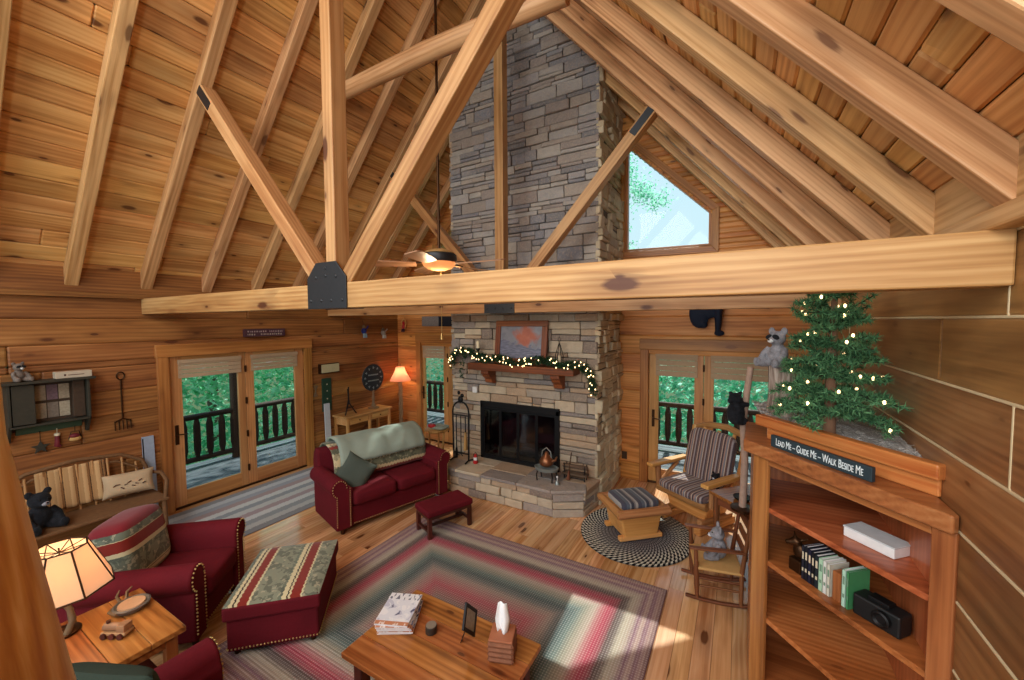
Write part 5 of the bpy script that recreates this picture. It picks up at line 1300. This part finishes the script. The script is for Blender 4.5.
# ---------------------------------------------------------------- far wall right of the chimney
T = thing('bear_plaque', 'navy-black bear cut-out climbing over the door casing right of the fireplace', 'wall decor', WF.pt(-.38, 0, 2.3))
M['bearnavy'] = plain('navy_black_fur', (20, 32, 54), .8, var=.3, bump=.4)
b = WF.pt(-.38, .105, 2.2); m = MB(); m.ball(b+Vector((-.0, 0, .50)), (.22, .06, .22)); m.ball(b+Vector((-.10, 0, .36)), (.135, .055, .21)); m.ball(b+Vector((-.05, 0, .20)), (.06, .05, .05)); m.tube([b+Vector((.14, 0, .48)), b+Vector((.135, 0, .20)), b+Vector((.13, 0, .10))], [.095, .078, .055], 12, flat=.55); m.ball(b+Vector((.15, 0, .085)), (.065, .05, .04)); m.ball(b+Vector((.0, -.01, .66)), (.12, .065, .11)); m.ball(b+Vector((-.08, -.01, .75)), .035); m.ball(b+Vector((.08, -.01, .75)), .035)
m.tube([b+Vector((-.18, 0, .5)), b+Vector((-.24, 0, .66))], .06, 9, flat=.6); m.tube([b+Vector((.16, 0, .5)), b+Vector((.22, 0, .66))], .06, 9, flat=.6)
remesh(m.build('bear', M['bearnavy'], T, world=True), .012, 3)
m = MB(); W_ = WF; W_.bx(m, -1.56, -1.48, 0, .008, .30, .42); o = m.build('outlet_cover', plain('dark_plate', (70, 50, 36), .5), None, bevel=.003); tag(o, 'dark outlet plate low on the log wall right of the chimney', 'outlet')

# ---------------------------------------------------------------- log glider, ottoman, doll rocker, desk
M['peeled'] = wood('peeled_log', (196, 132, 68), (222, 162, 94), (236, 186, 124), .4, .5, .15)
M['barkrim'] = wood('bark_edge', (150, 98, 54), (184, 130, 82), (204, 158, 112), .6, .4, .2)
BS = [(0, (112, 90, 88)), (.12, (184, 162, 148)), (.2, (84, 70, 76)), (.34, (172, 138, 124)), (.42, (128, 126, 134)), (.56, (198, 178, 160)), (.62, (104, 78, 76)), (.78, (156, 146, 148)), (.9, (78, 66, 72))]
def stripe_rep(name, els, axis, k):
    mt_ = bands(name, els, axis, k, 0, .03); nt = mt_.node_tree
    for nd in nt.nodes:
        if nd.type == 'VALTORGB':
            src = nd.inputs[0].links[0].from_socket; fr = nt.nodes.new('ShaderNodeMath'); fr.operation = 'FRACT'; nt.links.new(src, fr.inputs[0]); nt.links.new(fr.outputs[0], nd.inputs[0]); break
    return mt_
M['stripe'] = stripe_rep('brown_stripe_ticking', BS, 0, 6.5)
M['stripeo'] = stripe_rep('grey_stripe_ticking', [(0, (84, 92, 104)), (.2, (140, 140, 144)), (.3, (58, 60, 72)), (.5, (120, 112, 112)), (.6, (160, 156, 152)), (.75, (70, 70, 84))], 0, 5.5)
T = thing('log_ottoman', 'peeled-log glider ottoman with grey striped cushion on the oval braided rug', 'ottoman', (-1.03, 4.585, .014), math.radians(42))
m = MB(); m.prism([(-.20, 0), (.20, 0), (.26, .28), (-.26, .28)], -.20, .20, lambda u, v, w_: (u, w_, .04+v)); m.build('log_base', M['peeled'], T, bevel=.02)
for s_ in (-1, 1):
    m = MB(); m.bar((s_*.0-.26, s_*.17, .04), (.26, s_*.17, .04), .07, .05); m.build('glide_rail', M['peeled'], T, bevel=.012)
    m = MB(); m.tube([(-.31, s_*.24, .34), (.31, s_*.24, .34)], [.045, .05], 10, wob=.06); m.build('rim_log', M['barkrim'], T, smooth=60)
    m = MB(); m.tube([(s_*.28, -.27, .34), (s_*.28, .27, .34)], [.045, .042], 10, wob=.06); m.build('rim_log', M['barkrim'], T, smooth=60)
m = MB(); m.box((0, 0, .335), (.52, .44, .05)); m.build('seat_board', M['peeled'], T, bevel=.006)
m = MB(); m.ball((0, 0, .395), (.235, .205, .05), n=36, m=12, e1=.45, e2=.25, off=False); m.build('cushion', M['stripeo'], T, smooth=70)
T = thing('log_glider_chair', 'peeled-log glider chair with striped cushions before the right far door', 'chair', (-.57, 5.01, .0), math.radians(-32))
m = MB(); m.prism([(-.24, 0), (.24, 0), (.31, .20), (-.31, .20)], .10, .52, lambda u, v, w_: (u, w_, .14+v)); m.build('log_base', M['peeled'], T, bevel=.02)
for s_ in (-1, 1):
    m = MB(); m.bar((s_*.24, -.02, .05), (s_*.24, .64, .05), .09, .09); m.build('glide_rail', M['peeled'], T, bevel=.015)
    m = MB(); m.bar((s_*.24, .02, .14), (s_*.24, .60, .11), .07, .06); m.build('glide_slat', M['barkrim'], T, bevel=.012)
    m = MB(); m.tube([(s_*.37, .06, .36), (s_*.38, .05, .62)], .035, 9, wob=.06); m.build('arm_post', M['barkrim'], T, smooth=60)
    m = MB(); m.tube([(s_*.37, .08, .40), (s_*.37, .40, .60)], .025, 8); m.build('arm_brace', M['barkrim'], T, smooth=60)
    m = MB(); m.prism([(-.05, -.10), (.05, -.10), (.055, .30), (.04, .58), (-.04, .58), (-.055, .30)], .62, .665, lambda u, v, w_, s_=s_: (s_*.385+u, v, w_), grain=1); m.build('arm', M['peeled'], T, bevel=.012)
    m = MB(); m.tube([(s_*.34, .52, .34), (s_*.355, .62, .70), (s_*.34, .72, 1.06)], [.045, .042, .036], 9, wob=.06); m.build('back_post', M['peeled'], T, smooth=60)
m = MB(); m.tube([(-.37, .72, 1.02), (-.15, .74, 1.10), (.1, .74, 1.12), (.37, .72, 1.06)], [.035, .04, .042, .036], 9, wob=.08); m.build('crest_rail', M['barkrim'], T, smooth=60)
for x in (-.2, 0, .2): m = MB(); m.tube([(x, .53, .36), (x, .72, 1.06)], .022, 8, wob=.06); m.build('back_spindle', M['peeled'], T, smooth=60)
m = MB(); m.tube([(-.34, .02, .36), (.34, .02, .36)], .045, 10, wob=.05); m.tube([(-.34, .54, .36), (.34, .54, .36)], .04, 10, wob=.05); m.build('seat_rail', M['barkrim'], T, smooth=60)
m = MB(); m.box((0, .29, .375), (.66, .52, .03), grain=0); m.build('seat_board', M['peeled'], T, bevel=.006)
m = MB(); m.ball((0, .25, .43), (.33, .29, .055), n=36, m=12, e1=.45, e2=.25, off=False); m.build('seat_cushion', M['stripe'], T, smooth=70)
m = MB(); m.ball((-.0, .535, .76), (.31, .055, .32), RX(-.24), n=36, m=14, e1=.35, e2=.4, off=False); m.build('back_cushion', M['stripe'], T, smooth=70)
c_ = Vector((-.57, 5.01, 0))+RZ(math.radians(-32)) @ Vector((.22, .34, .47))
plush('plush_raccoon', 'small black and striped plush raccoon tucked on the glider chair seat', 'plush toy', c_, math.radians(-32), .20, M['furblack'], M['furpale'], M['furblack'])
# doll rocker
M['walnut'] = wood('walnut_stain', (84, 46, 28), (120, 70, 44), (146, 92, 60), .35, .2, .2)
T = thing('child_rocking_chair', 'small dark wood child rocking chair with turned legs and tall slatted back', 'rocking chair', (-.15, 3.94, 0), math.radians(-78)); T.scale = (1.18, 1.18, 1.12)
for s_ in (-1, 1):
    m = MB(); m.tube([(s_*.155, -.22, .035), (s_*.155, -.12, .02), (s_*.155, .02, .014), (s_*.155, .16, .022), (s_*.155, .25, .042)], .014, 8); m.build('rocker', M['walnut'], T, smooth=60)
    m = MB(); m.tube([(s_*.155, -.14, .02), (s_*.155, -.145, .14), (s_*.16, -.15, .27), (s_*.165, -.155, .42)], [.013, .019, .016, .014], 8); m.build('front_leg', M['walnut'], T, smooth=60)
    m = MB(); m.tube([(s_*.155, .15, .02), (s_*.155, .15, .27), (s_*.15, .20, .68)], [.014, .017, .013], 8); m.ball((s_*.15, .203, .69), (.018, .018, .024), n=10, m=6); m.build('back_post', M['walnut'], T, smooth=60)
    m = MB(); m.bar((s_*.17, -.20, .43), (s_*.155, .17, .44), .04, .016); m.build('arm', M['walnut'], T, bevel=.004)
    m = MB(); m.tube([(s_*.155, -.14, .13), (s_*.155, .15, .13)], .009, 8); m.tube([(s_*.155, -.14, .19), (s_*.155, .15, .19)], .009, 8); m.build('side_stretcher', M['walnut'], T, smooth=60)
m = MB(); m.tube([(-.155, -.145, .15), (.155, -.145, .15)], .009, 8); m.tube([(-.155, -.145, .20), (.155, -.145, .20)], .009, 8); m.build('front_stretcher', M['walnut'], T, smooth=60)
m = MB(); m.box((0, 0, .27), (.34, .33, .022), grain=0); m.build('seat', M['straw'], T, bevel=.008)
for z in (.40, .50, .60): m = MB(); m.box((0, .17+.05*(z-.3)/.38, z), (.29, .012, .06), RX(-.1), grain=0); m.build('back_slat', M['walnut'], T, bevel=.004)
plush('teddy_bear', 'grey plush bear seated on the child rocking chair', 'plush toy', Vector((-.15, 3.94, .318))+RZ(math.radians(-78)) @ Vector((0, .03, 0)), math.radians(-78), .30, M['furgrey'], M['furpale'], ears=.42)
T = thing('small_desk', 'dark-legged side table behind the bookcase beside the glider chair', 'side table', (.19, 4.50, 0), math.radians(-43))
m = MB(); m.box((0, 0, .705), (.56, .64, .03), grain=1); m.build('top', M['table'], T, bevel=.005)
m = MB(); m.box((0, 0, .645), (.48, .56, .09), grain=0); m.build('apron', M['walnut'], T, bevel=.004)
for sx in (-1, 1):
    for sy in (-1, 1): m = MB(); m.lathe([(.018, 0), (.026, .1), (.02, .2), (.03, .45), (.032, .69)], (sx*.23, sy*.27, 0), n=10); m.build('leg', M['walnut'], T, smooth=50)
T = thing('black_candle_dish', 'low black dish with a stub on the side table behind the bookcase', 'dish', (.06, 4.37, .7205))
m = MB(); m.lathe([(.05, 0), (.075, .02), (.08, .035), (.06, .03), (.02, .035), (.022, .08), (.012, .10)], n=20); m.build('dish', M['iron'], T, smooth=50)
T = thing('black_figurine', 'small black bear figurine at the back of the side table behind the bookcase', 'figurine', (.20, 4.62, .7205), 1.2)
m = MB(); m.ball((0, 0, .05), (.04, .055, .045)); m.ball((0, -.06, .085), .032); m.ball((0, -.09, .08), .016, n=8, m=6)
for sx in (-1, 1):
    for y in (-.03, .035): m.tube([(sx*.022, y, .04), (sx*.024, y, .0)], .014, 7)
    m.ball((sx*.018, -.055, .115), .01, n=7, m=5)
remesh(m.build('bear', M['iron'], T), .006, 2)
# bear cub on a branch beside the bookcase
T = thing('climbing_bear', 'black plush bear cub clinging to an upright pale branch left of the bookcase', 'decoration', (.06, 4.15, .7205))
m = MB(); m.lathe([(.10, 0), (.10, .02), (.02, .03)], n=16); m.build('base', M['bronze'], T, smooth=40)
m = MB(); CZ = .7205
m.tube([(0, 0, .02), (.01, 0, .45), (-.01, .01, .8), (.015, 0, 1.1), (.04, .01, 1.32)], [.032, .03, .029, .028, .026], 10, wob=.06); m.tube([(.0, 0, .78), (-.07, -.02, .94)], [.02, .012], 8); m.build('branch', plain('pale_branch', (176, 148, 132), .8, var=.25, bump=.3), T, smooth=60)
m = MB(); zz_ = len(m.v); m.ball((-.07, -.05, .9995), (.075, .07, .11)); m.ball((-.075, -.055, 1.1295), (.06, .06, .06)); m.ball((-.11, -.10, 1.1195), .03)
for k in (-1, 1): m.ball((-.075+k*.04, -.05+k*.02, 1.1845), .018, n=8, m=6); m.tube([(-.06, -.05+k*.05, 1.0595), (-.01, .05*k, 1.0895), (.03, .03*k, 1.0795)], .024, 8); m.tube([(-.07, -.05+k*.05, 0.9395), (-.02, .055*k, 0.9195), (.02, .035*k, 0.9395)], .028, 8)
m.v = [(v[0], v[1], v[2]-.10) for v in m.v]
remesh(m.build('bear_body', M['furblack'], T), .009, 3)
# ---------------------------------------------------------------- corner bookcase
M['case'] = wood('bookcase_pine', (128, 76, 40), (168, 108, 60), (190, 134, 82), .35, .35, .2, coat=.2)
M['case_in'] = wood('bookcase_inside', (136, 70, 36), (176, 100, 56), (200, 126, 78), .35, .5, .2, coat=.2)
BL, BRt = Vector((.10, 3.0, 0)), Vector((.780, 2.240, 0)); be = (BRt-BL).normalized(); bn = Vector((be.y, -be.x, 0))*-1   # bn points back, to the corner
if bn.x < 0: bn = -bn
BW = (BRt-BL).length
def bp(s_, d, z): return BL+be*s_+bn*d+Vector((0, 0, z))
BC = thing('corner_bookcase', 'pine corner bookcase with open diagonal shelves against the right log wall', 'bookcase', (.5, 2.9, 0))
def bbox(m, s0, s1, d0, d1, z0, z1, grain=0):
    c = bp((s0+s1)/2, (d0+d1)/2, (z0+z1)/2); return m.box(c, (s1-s0, d1-d0, z1-z0), Matrix((be, bn, Vector((0, 0, 1)))).transposed(), grain)
bk = .75                                   # back corner edges
bodyp = [(BL.x, BL.y), (BRt.x, BRt.y), (.780, 3.52), (.10, 3.52)]
def ins(p, k): cx_ = sum(q[0] for q in bodyp)/4; cy_ = sum(q[1] for q in bodyp)/4; return [(cx_+(q[0]-cx_)*k, cy_+(q[1]-cy_)*k) for q in p]
shp = [tuple(bp(.03, .02, 0).xy), tuple(bp(BW-.03, .02, 0).xy), (.765, 3.50), (.115, 3.50)]
m = MB(); m.bx(.10, .118, BL.y, 3.52, 0, 1.6, grain=2); m.build('side_panel', M['case'], BC, bevel=.003, world=True)
m = MB(); m.bx(.765, .781, BRt.y+.02, 3.52, 0, 1.6, grain=2); m.build('back_panel', M['case_in'], BC, bevel=.003, world=True)
m = MB(); m.bx(.118, .765, 3.502, 3.52, 0, 1.6, grain=2); m.build('back_panel', M['case_in'], BC, bevel=.003, world=True)
m = MB(); bbox(m, .0, .11, 0, .025, 0, 1.6, 2); m.build('stile', M['case'], BC, bevel=.006, world=True)
m = MB(); bbox(m, BW-.085, BW, 0, .025, 0, 1.6, 2); m.build('stile', M['case'], BC, bevel=.006, world=True)
for z0_, z1_ in ((1.555, 1.6), (0, .09)):
    m = MB(); bbox(m, .11, BW-.085, 0, .025, z0_, z1_); m.build('rail', M['case'], BC, bevel=.004, world=True)
for z in (.10, .52, .90, 1.245):
    m = MB(); m.prism(shp, z, z+.032, lambda u, v, w_: (u, v, w_)); m.build('shelf', M['case_in'], BC, bevel=.005, world=True)
capp = [tuple(bp(-.045, -.04, 0).xy), tuple(bp(BW+.005, -.035, 0).xy), (.785, BRt.y), (.785, 3.54), (.065, 3.54)]
m = MB(); m.prism(capp, 1.60, 1.68, lambda u, v, w_: (u, v, w_)); m.build('cornice', M['case'], BC, bevel=.010, seg=3, world=True)
m = MB(); bbox(m, -.02, BW-.13, .115, .135, 1.68, 1.765); bbox(m, -.07, BW-.11, .07, .13, 1.765, 1.835); m.build('gallery_board', wood('gallery_pine', (150, 72, 34), (178, 96, 48), (200, 126, 70), .35, .2, .15, grain=2.2), BC, bevel=.008, world=True)
# straw bed on top
def strawmat():
    t = NT('grey_straw'); g = t.n('TexCoord').outputs['Object']; n = t.noise(t.mul(g, (30, 90, 60)), 1, 4, 1.5); t.base(t.ramp(n, [(.3, srgb(128, 126, 128)), (.5, srgb(184, 182, 182)), (.68, srgb(230, 230, 230))])); t.bump(n, 1.0, .02); return t.p(.95, .1)
ST = MB(); N = 34
P4 = [bp(-.04, .14, 0), bp(BW-.14, .14, 0), Vector((.768, 3.50, 0)), Vector((.10, 3.50, 0))]
def bed(u, v):
    p = P4[0].lerp(P4[1], u).lerp(P4[3].lerp(P4[2], u), v); h = .10+.07*v+.012*math.sin(u*21+v*13)*math.sin(v*17)+rr(-.006, .006)
    if u in (0, 1) or v in (0, 1): h = .0 if v == 0 else h
    return (p.x, p.y, 1.682+h)
ST.grid(N, N, bed)
o = ST.build('straw_bed', strawmat(), None, smooth=180)
random.seed(5); m = MB()
for _ in range(2600):
    u, v = random.random(), rr(.02, 1); x, y, z = bed(u, v); a = rr(0, PI); l = rr(.02, .05)
    d = Vector((math.cos(a)*l, math.sin(a)*l, rr(-.004, .012))); w_ = Vector((-math.sin(a), math.cos(a), 0))*.0016; p = Vector((x, y, z+.004))
    m.add([p-d/2-w_, p-d/2+w_, p+d/2+w_, p+d/2-w_], [(0, 1, 2, 3)], [tuple(p*9)]*4)
sb = m.build('straw_strands', leafmat('straw_strand', (150, 146, 144), (236, 234, 230), .1), o)
tag(o, 'bed of grey excelsior straw spread over the bookcase top', 'straw', kind='stuff')
# sign
SG_ = thing('motto_sign', 'narrow dark sign lettered LEAD ME - GUIDE ME - WALK BESIDE ME on the bookcase top edge', 'sign', bp(.365, .06, 1.681))
m = MB(); bbox(m, .125, .70, .002, .025, 1.682, 1.755); m.build('board', plain('slate_teal_paint', (38, 54, 62), .6), SG_, bevel=.003, world=True)
MT = frame(bp(.4125, .001, 1.719), be, (0, 0, 1)); MT.translation -= Vector(SG_.location)
text('Lead Me \u2013 Guide Me \u2013 Walk Beside Me', 'lettering', plain('sign_lettering', (226, 238, 244), .6), SG_, MT, .062, sx=.50, caps=True)
# shelf contents
WBX = thing('white_box', 'flat white box lying on the top shelf of the bookcase', 'box', bp(.58, .22, 1.278))
m = MB(); m.box((0, 0, .026), (.235, .13, .05), RZ(math.atan2(be.y, be.x)+.05)); m.build('base', M['white'], WBX, bevel=.003)
m = MB(); m.box((0, 0, .0555), (.24, .135, .008), RZ(math.atan2(be.y, be.x)+.05)); m.build('lid', plain('pale_grey_card', (196, 202, 208), .6), WBX, bevel=.002)
bz = .9325; ang = math.atan2(be.y, be.x)
T = thing('moose_bookend', 'dark animal figurine bookend at the left end of the second bookcase shelf', 'bookend', bp(.235, .13, bz), ang)
m = MB(); m.box((0, 0, .04), (.08, .09, .08)); m.build('block', M['bronze'], T, bevel=.006)
m = MB(); m.ball((0, 0, .12), (.045, .035, .05)); m.ball((-.02, -.015, .175), (.032, .028, .03)); m.tube([(-.03, -.03, .17), (-.06, -.05, .16)], [.02, .014], 8); m.tube([(.0, .0, .19), (.04, .01, .215)], [.01, .005], 6); m.tube([(-.02, -.02, .2), (-.05, .0, .23)], [.01, .005], 6)
remesh(m.build('animal', M['bronze'], T), .007, 2)
books = [(.017, .20, .13, (30, 34, 48), 'navy book with light spine marks next to the dark bookend'), (.02, .205, .13, (22, 24, 34), 'black book second from the dark bookend'), (.02, .20, .13, (24, 30, 52), 'dark blue book third from the dark bookend'), (.018, .195, .13, (20, 22, 28), 'black book fourth from the dark bookend'),
         (.022, .19, .13, (28, 40, 46), 'dark teal book just left of the pale green one'), (.024, .185, .13, (168, 206, 178), 'pale green book in the middle of the row'), (.02, .185, .135, (220, 224, 220), 'white book right after the pale green one'), (.018, .18, .13, (206, 204, 190), 'cream book at the right end of the row')]
s_ = .29
def book(s_, w_, h, dp, col, lab, lean=0):
    T = thing('book', lab, 'book', bp(s_+w_/2, .075+dp/2, bz), ang, 'books on the second bookcase shelf')
    R = RY(lean); cm = plain('cover_%d_%d_%d' % col, col, .5)
    m = MB(); 
    for sg in (-1, 1): m.box(R @ Vector((sg*(w_/2-.0015), 0, h/2)), (.003, dp, h), R)
    m.box(R @ Vector((0, -dp/2+.0015, h/2)), (w_, .003, h), R); c = m.build('cover', cm, T)
    m = MB(); m.box(R @ Vector((0, .002, h/2)), (w_-.006, dp-.008, h-.008), R); m.build('pages', M['page'], T)
    m = MB(); m.box(R @ Vector((0, -dp/2-.0004, h*.72)), (w_*.5, .001, h*.22), R); m.box(R @ Vector((0, -dp/2-.0004, h*.3)), (w_*.5, .001, h*.1), R); m.build('spine_label', M['cream'] if sum(col) < 200 else plain('dull_green', (110, 140, 120), .6), c)
for w_, h, dp, col, lab in books:
    book(s_, w_, h, dp, col, lab); s_ += w_+.0015
T = thing('wood_bookend', 'plain tan wood block between the white books and the green book', 'bookend', bp(s_+.03, .13, bz), ang)
m = MB(); m.box((0, 0, .08), (.045, .1, .16), grain=2); m.build('block', M['case'], T, bevel=.004); s_ += .062
book(s_, .02, .20, .14, (176, 214, 196), 'pale mint book leaning beside the black camera on the second shelf'); s_ += .024
book(s_, .012, .20, .14, (70, 140, 92), 'thin green book left of the black camera'); s_ += .018
T = thing('black_camera', 'black box-shaped device with a round lens lying at the right end of the second shelf', 'camera', bp(s_+.105, .14, bz), ang+.12)
m = MB(); m.box((0, 0, .055), (.20, .10, .11)); m.build('body', plain('matt_black', (20, 22, 24), .5), T, bevel=.01); m = MB(); m.lathe([(.038, 0), (.038, .02), (.03, .025), (.02, .015)], (.03, -.05, .06), RX(PI/2), n=20); m.build('lens', M['iron'], T, smooth=40)
m = MB(); m.box((.0, -.0, .118), (.09, .06, .02)); m.build('top_grip', M['iron'], T, bevel=.004)
# birch stump with raccoon and the little tree
def birchbark():
    t = NT('grey_bark'); g = t.attr('gc'); n = t.noise(t.mul(g, (5, 40, 40)), 1, 4, .6); t.base(t.ramp(n, [(.3, srgb(84, 72, 66)), (.5, srgb(150, 134, 124)), (.7, srgb(196, 184, 174))])); t.bump(n, .8, .01); return t.p(.9, .1)
SM = thing('bark_stump', 'hollow-looking grey bark stump standing left of the little tree on the straw', 'stump', (.27, 3.30, 1.81))
m = MB(); m.tube([(0, 0, 0), (.005, 0, .15), (0, .005, .34)], [.095, .085, .088], 18, wob=.06); m.build('stump', birchbark(), SM, smooth=60)
plush('plush_raccoon', 'black and white plush raccoon perched on the bark stump beside the little tree', 'plush toy', (.235, 3.28, 2.14), -.75, .27, M['furgrey'], M['furpale'], M['furblack'], ears=.34)
TX, TY, TZ0 = .465, 2.87, 1.79
CTREE = thing('small_christmas_tree', 'small artificial Christmas tree with warm lights on top of the bookcase', 'christmas tree', (TX, TY, TZ0))
m = MB(); m.tube([(0, 0, -.02), (0, 0, .35), (.005, 0, .95)], [.032, .026, .010], 10, wob=.06); m.build('trunk', plain('rough_trunk', (120, 88, 68), .9, var=.3, bump=.5), CTREE, smooth=60)
random.seed(21); mb = MB(); mw = MB(); bulbs = []
tiers = [(.17, .31, 10, .0), (.25, .30, 10, .03), (.34, .27, 9, .05), (.43, .245, 9, .06), (.52, .215, 8, .07), (.61, .18, 8, .08), (.70, .145, 7, .08), (.79, .105, 6, .08), (.87, .07, 5, .07), (.93, .045, 4, .06)]
for zt, L, n, lift in tiers:
    ph = rr(0, 6)
    for k in range(n):
        a = ph+2*PI*k/n+rr(-.25, .25); l = L*rr(.62, .95)
        if a != a: continue
        p0 = Vector((0, 0, zt+rr(-.03, .03))); p1 = Vector((math.cos(a)*l, math.sin(a)*l, zt+lift*rr(.1, 1.5)-.03+rr(-.035, .035)))
        if TX+p1.x > .74: p1.x = .74-TX
        mw.tube([p0, (p0+p1)/2+Vector((0, 0, .015)), p1], [.006, .005, .003], 5)
        ns = max(3, int(l/.026))
        for i in range(1, ns+1):
            q = p0.lerp(p1, i/ns)+Vector((0, 0, .015*math.sin(PI*i/ns)))
            needles(mb, q, (p1-p0).normalized().to_track_quat('Z', 'Y').to_matrix(), 19, .046, .8)
            for _r in range(1 if random.random() < .85 else 0):
                sd_ = (p1-p0).normalized().cross(Vector((0, 0, 1)))*random.choice((-1, 1)); q2 = q+(sd_*.8+(p1-p0).normalized()*.7).normalized()*rr(.05, .095)+Vector((0, 0, rr(-.02, .02)))
                if TX+q2.x > .74: continue
                mw.tube([q, q2], .003, 4); R = (q2-q).normalized().to_track_quat('Z', 'Y').to_matrix()
                for f_ in (.35, .7, 1.0): needles(mb, q.lerp(q2, f_), R, 15, .042, .8)
        if random.random() < .42: bulbs.append(p1*1.0+Vector((0, 0, rr(-.005, .025))))
        if random.random() < .22: bulbs.append(p0.lerp(p1, rr(.4, .8))+Vector((0, 0, .035)))
mw.build('branches', M['wire'], CTREE); mb.build('needle_sprigs', M['needleT'], CTREE)
p0 = None
for q in bulbs[:90]:
    if p0 is None: p0 = bulb_mesh(MB(), (0, 0, 0), .0075).build('bulb', M['bulb'], CTREE, smooth=60); o = p0
    else: o = p0.copy(); COL.objects.link(o); o.parent = CTREE
    o.location = q
m = MB(); m.bar((.60, 2.70, 1.815), (.70, 2.47, 1.80), .035, .012); o = m.build('wood_lath', wood('pink_lath', (170, 124, 100), (196, 150, 126), (214, 176, 152), .6, 0, .1), None, bevel=.003); tag(o, 'thin pinkish wood slat lying on the straw right of the little tree', 'slat')
# ---------------------------------------------------------------- foreground log post
LP = thing('log_post', 'big peeled log post standing in the left foreground', 'log post', (-1.0, .16, .0))
m = MB(); n = 26
pts = [(-1.0, .03, 0.0), (-1.0, .03, 1.0), (-1.0, .03, 1.6), (-1.0, .03, 1.84), (-1.0, .028, 2.08), (-1.0, .025, 2.30), (-1.0, .02, 2.9), (-1.0, .01, 3.6)]
m.tube(pts, [.20, .195, .18, .165, .135, .112, .10, .09], 26, wob=.012); m.build('log', wood('orange_log', (164, 98, 44), (210, 156, 88), (236, 204, 156), .35, .9, .1, grain=1.3, kd=1.4), LP, smooth=60, world=True)
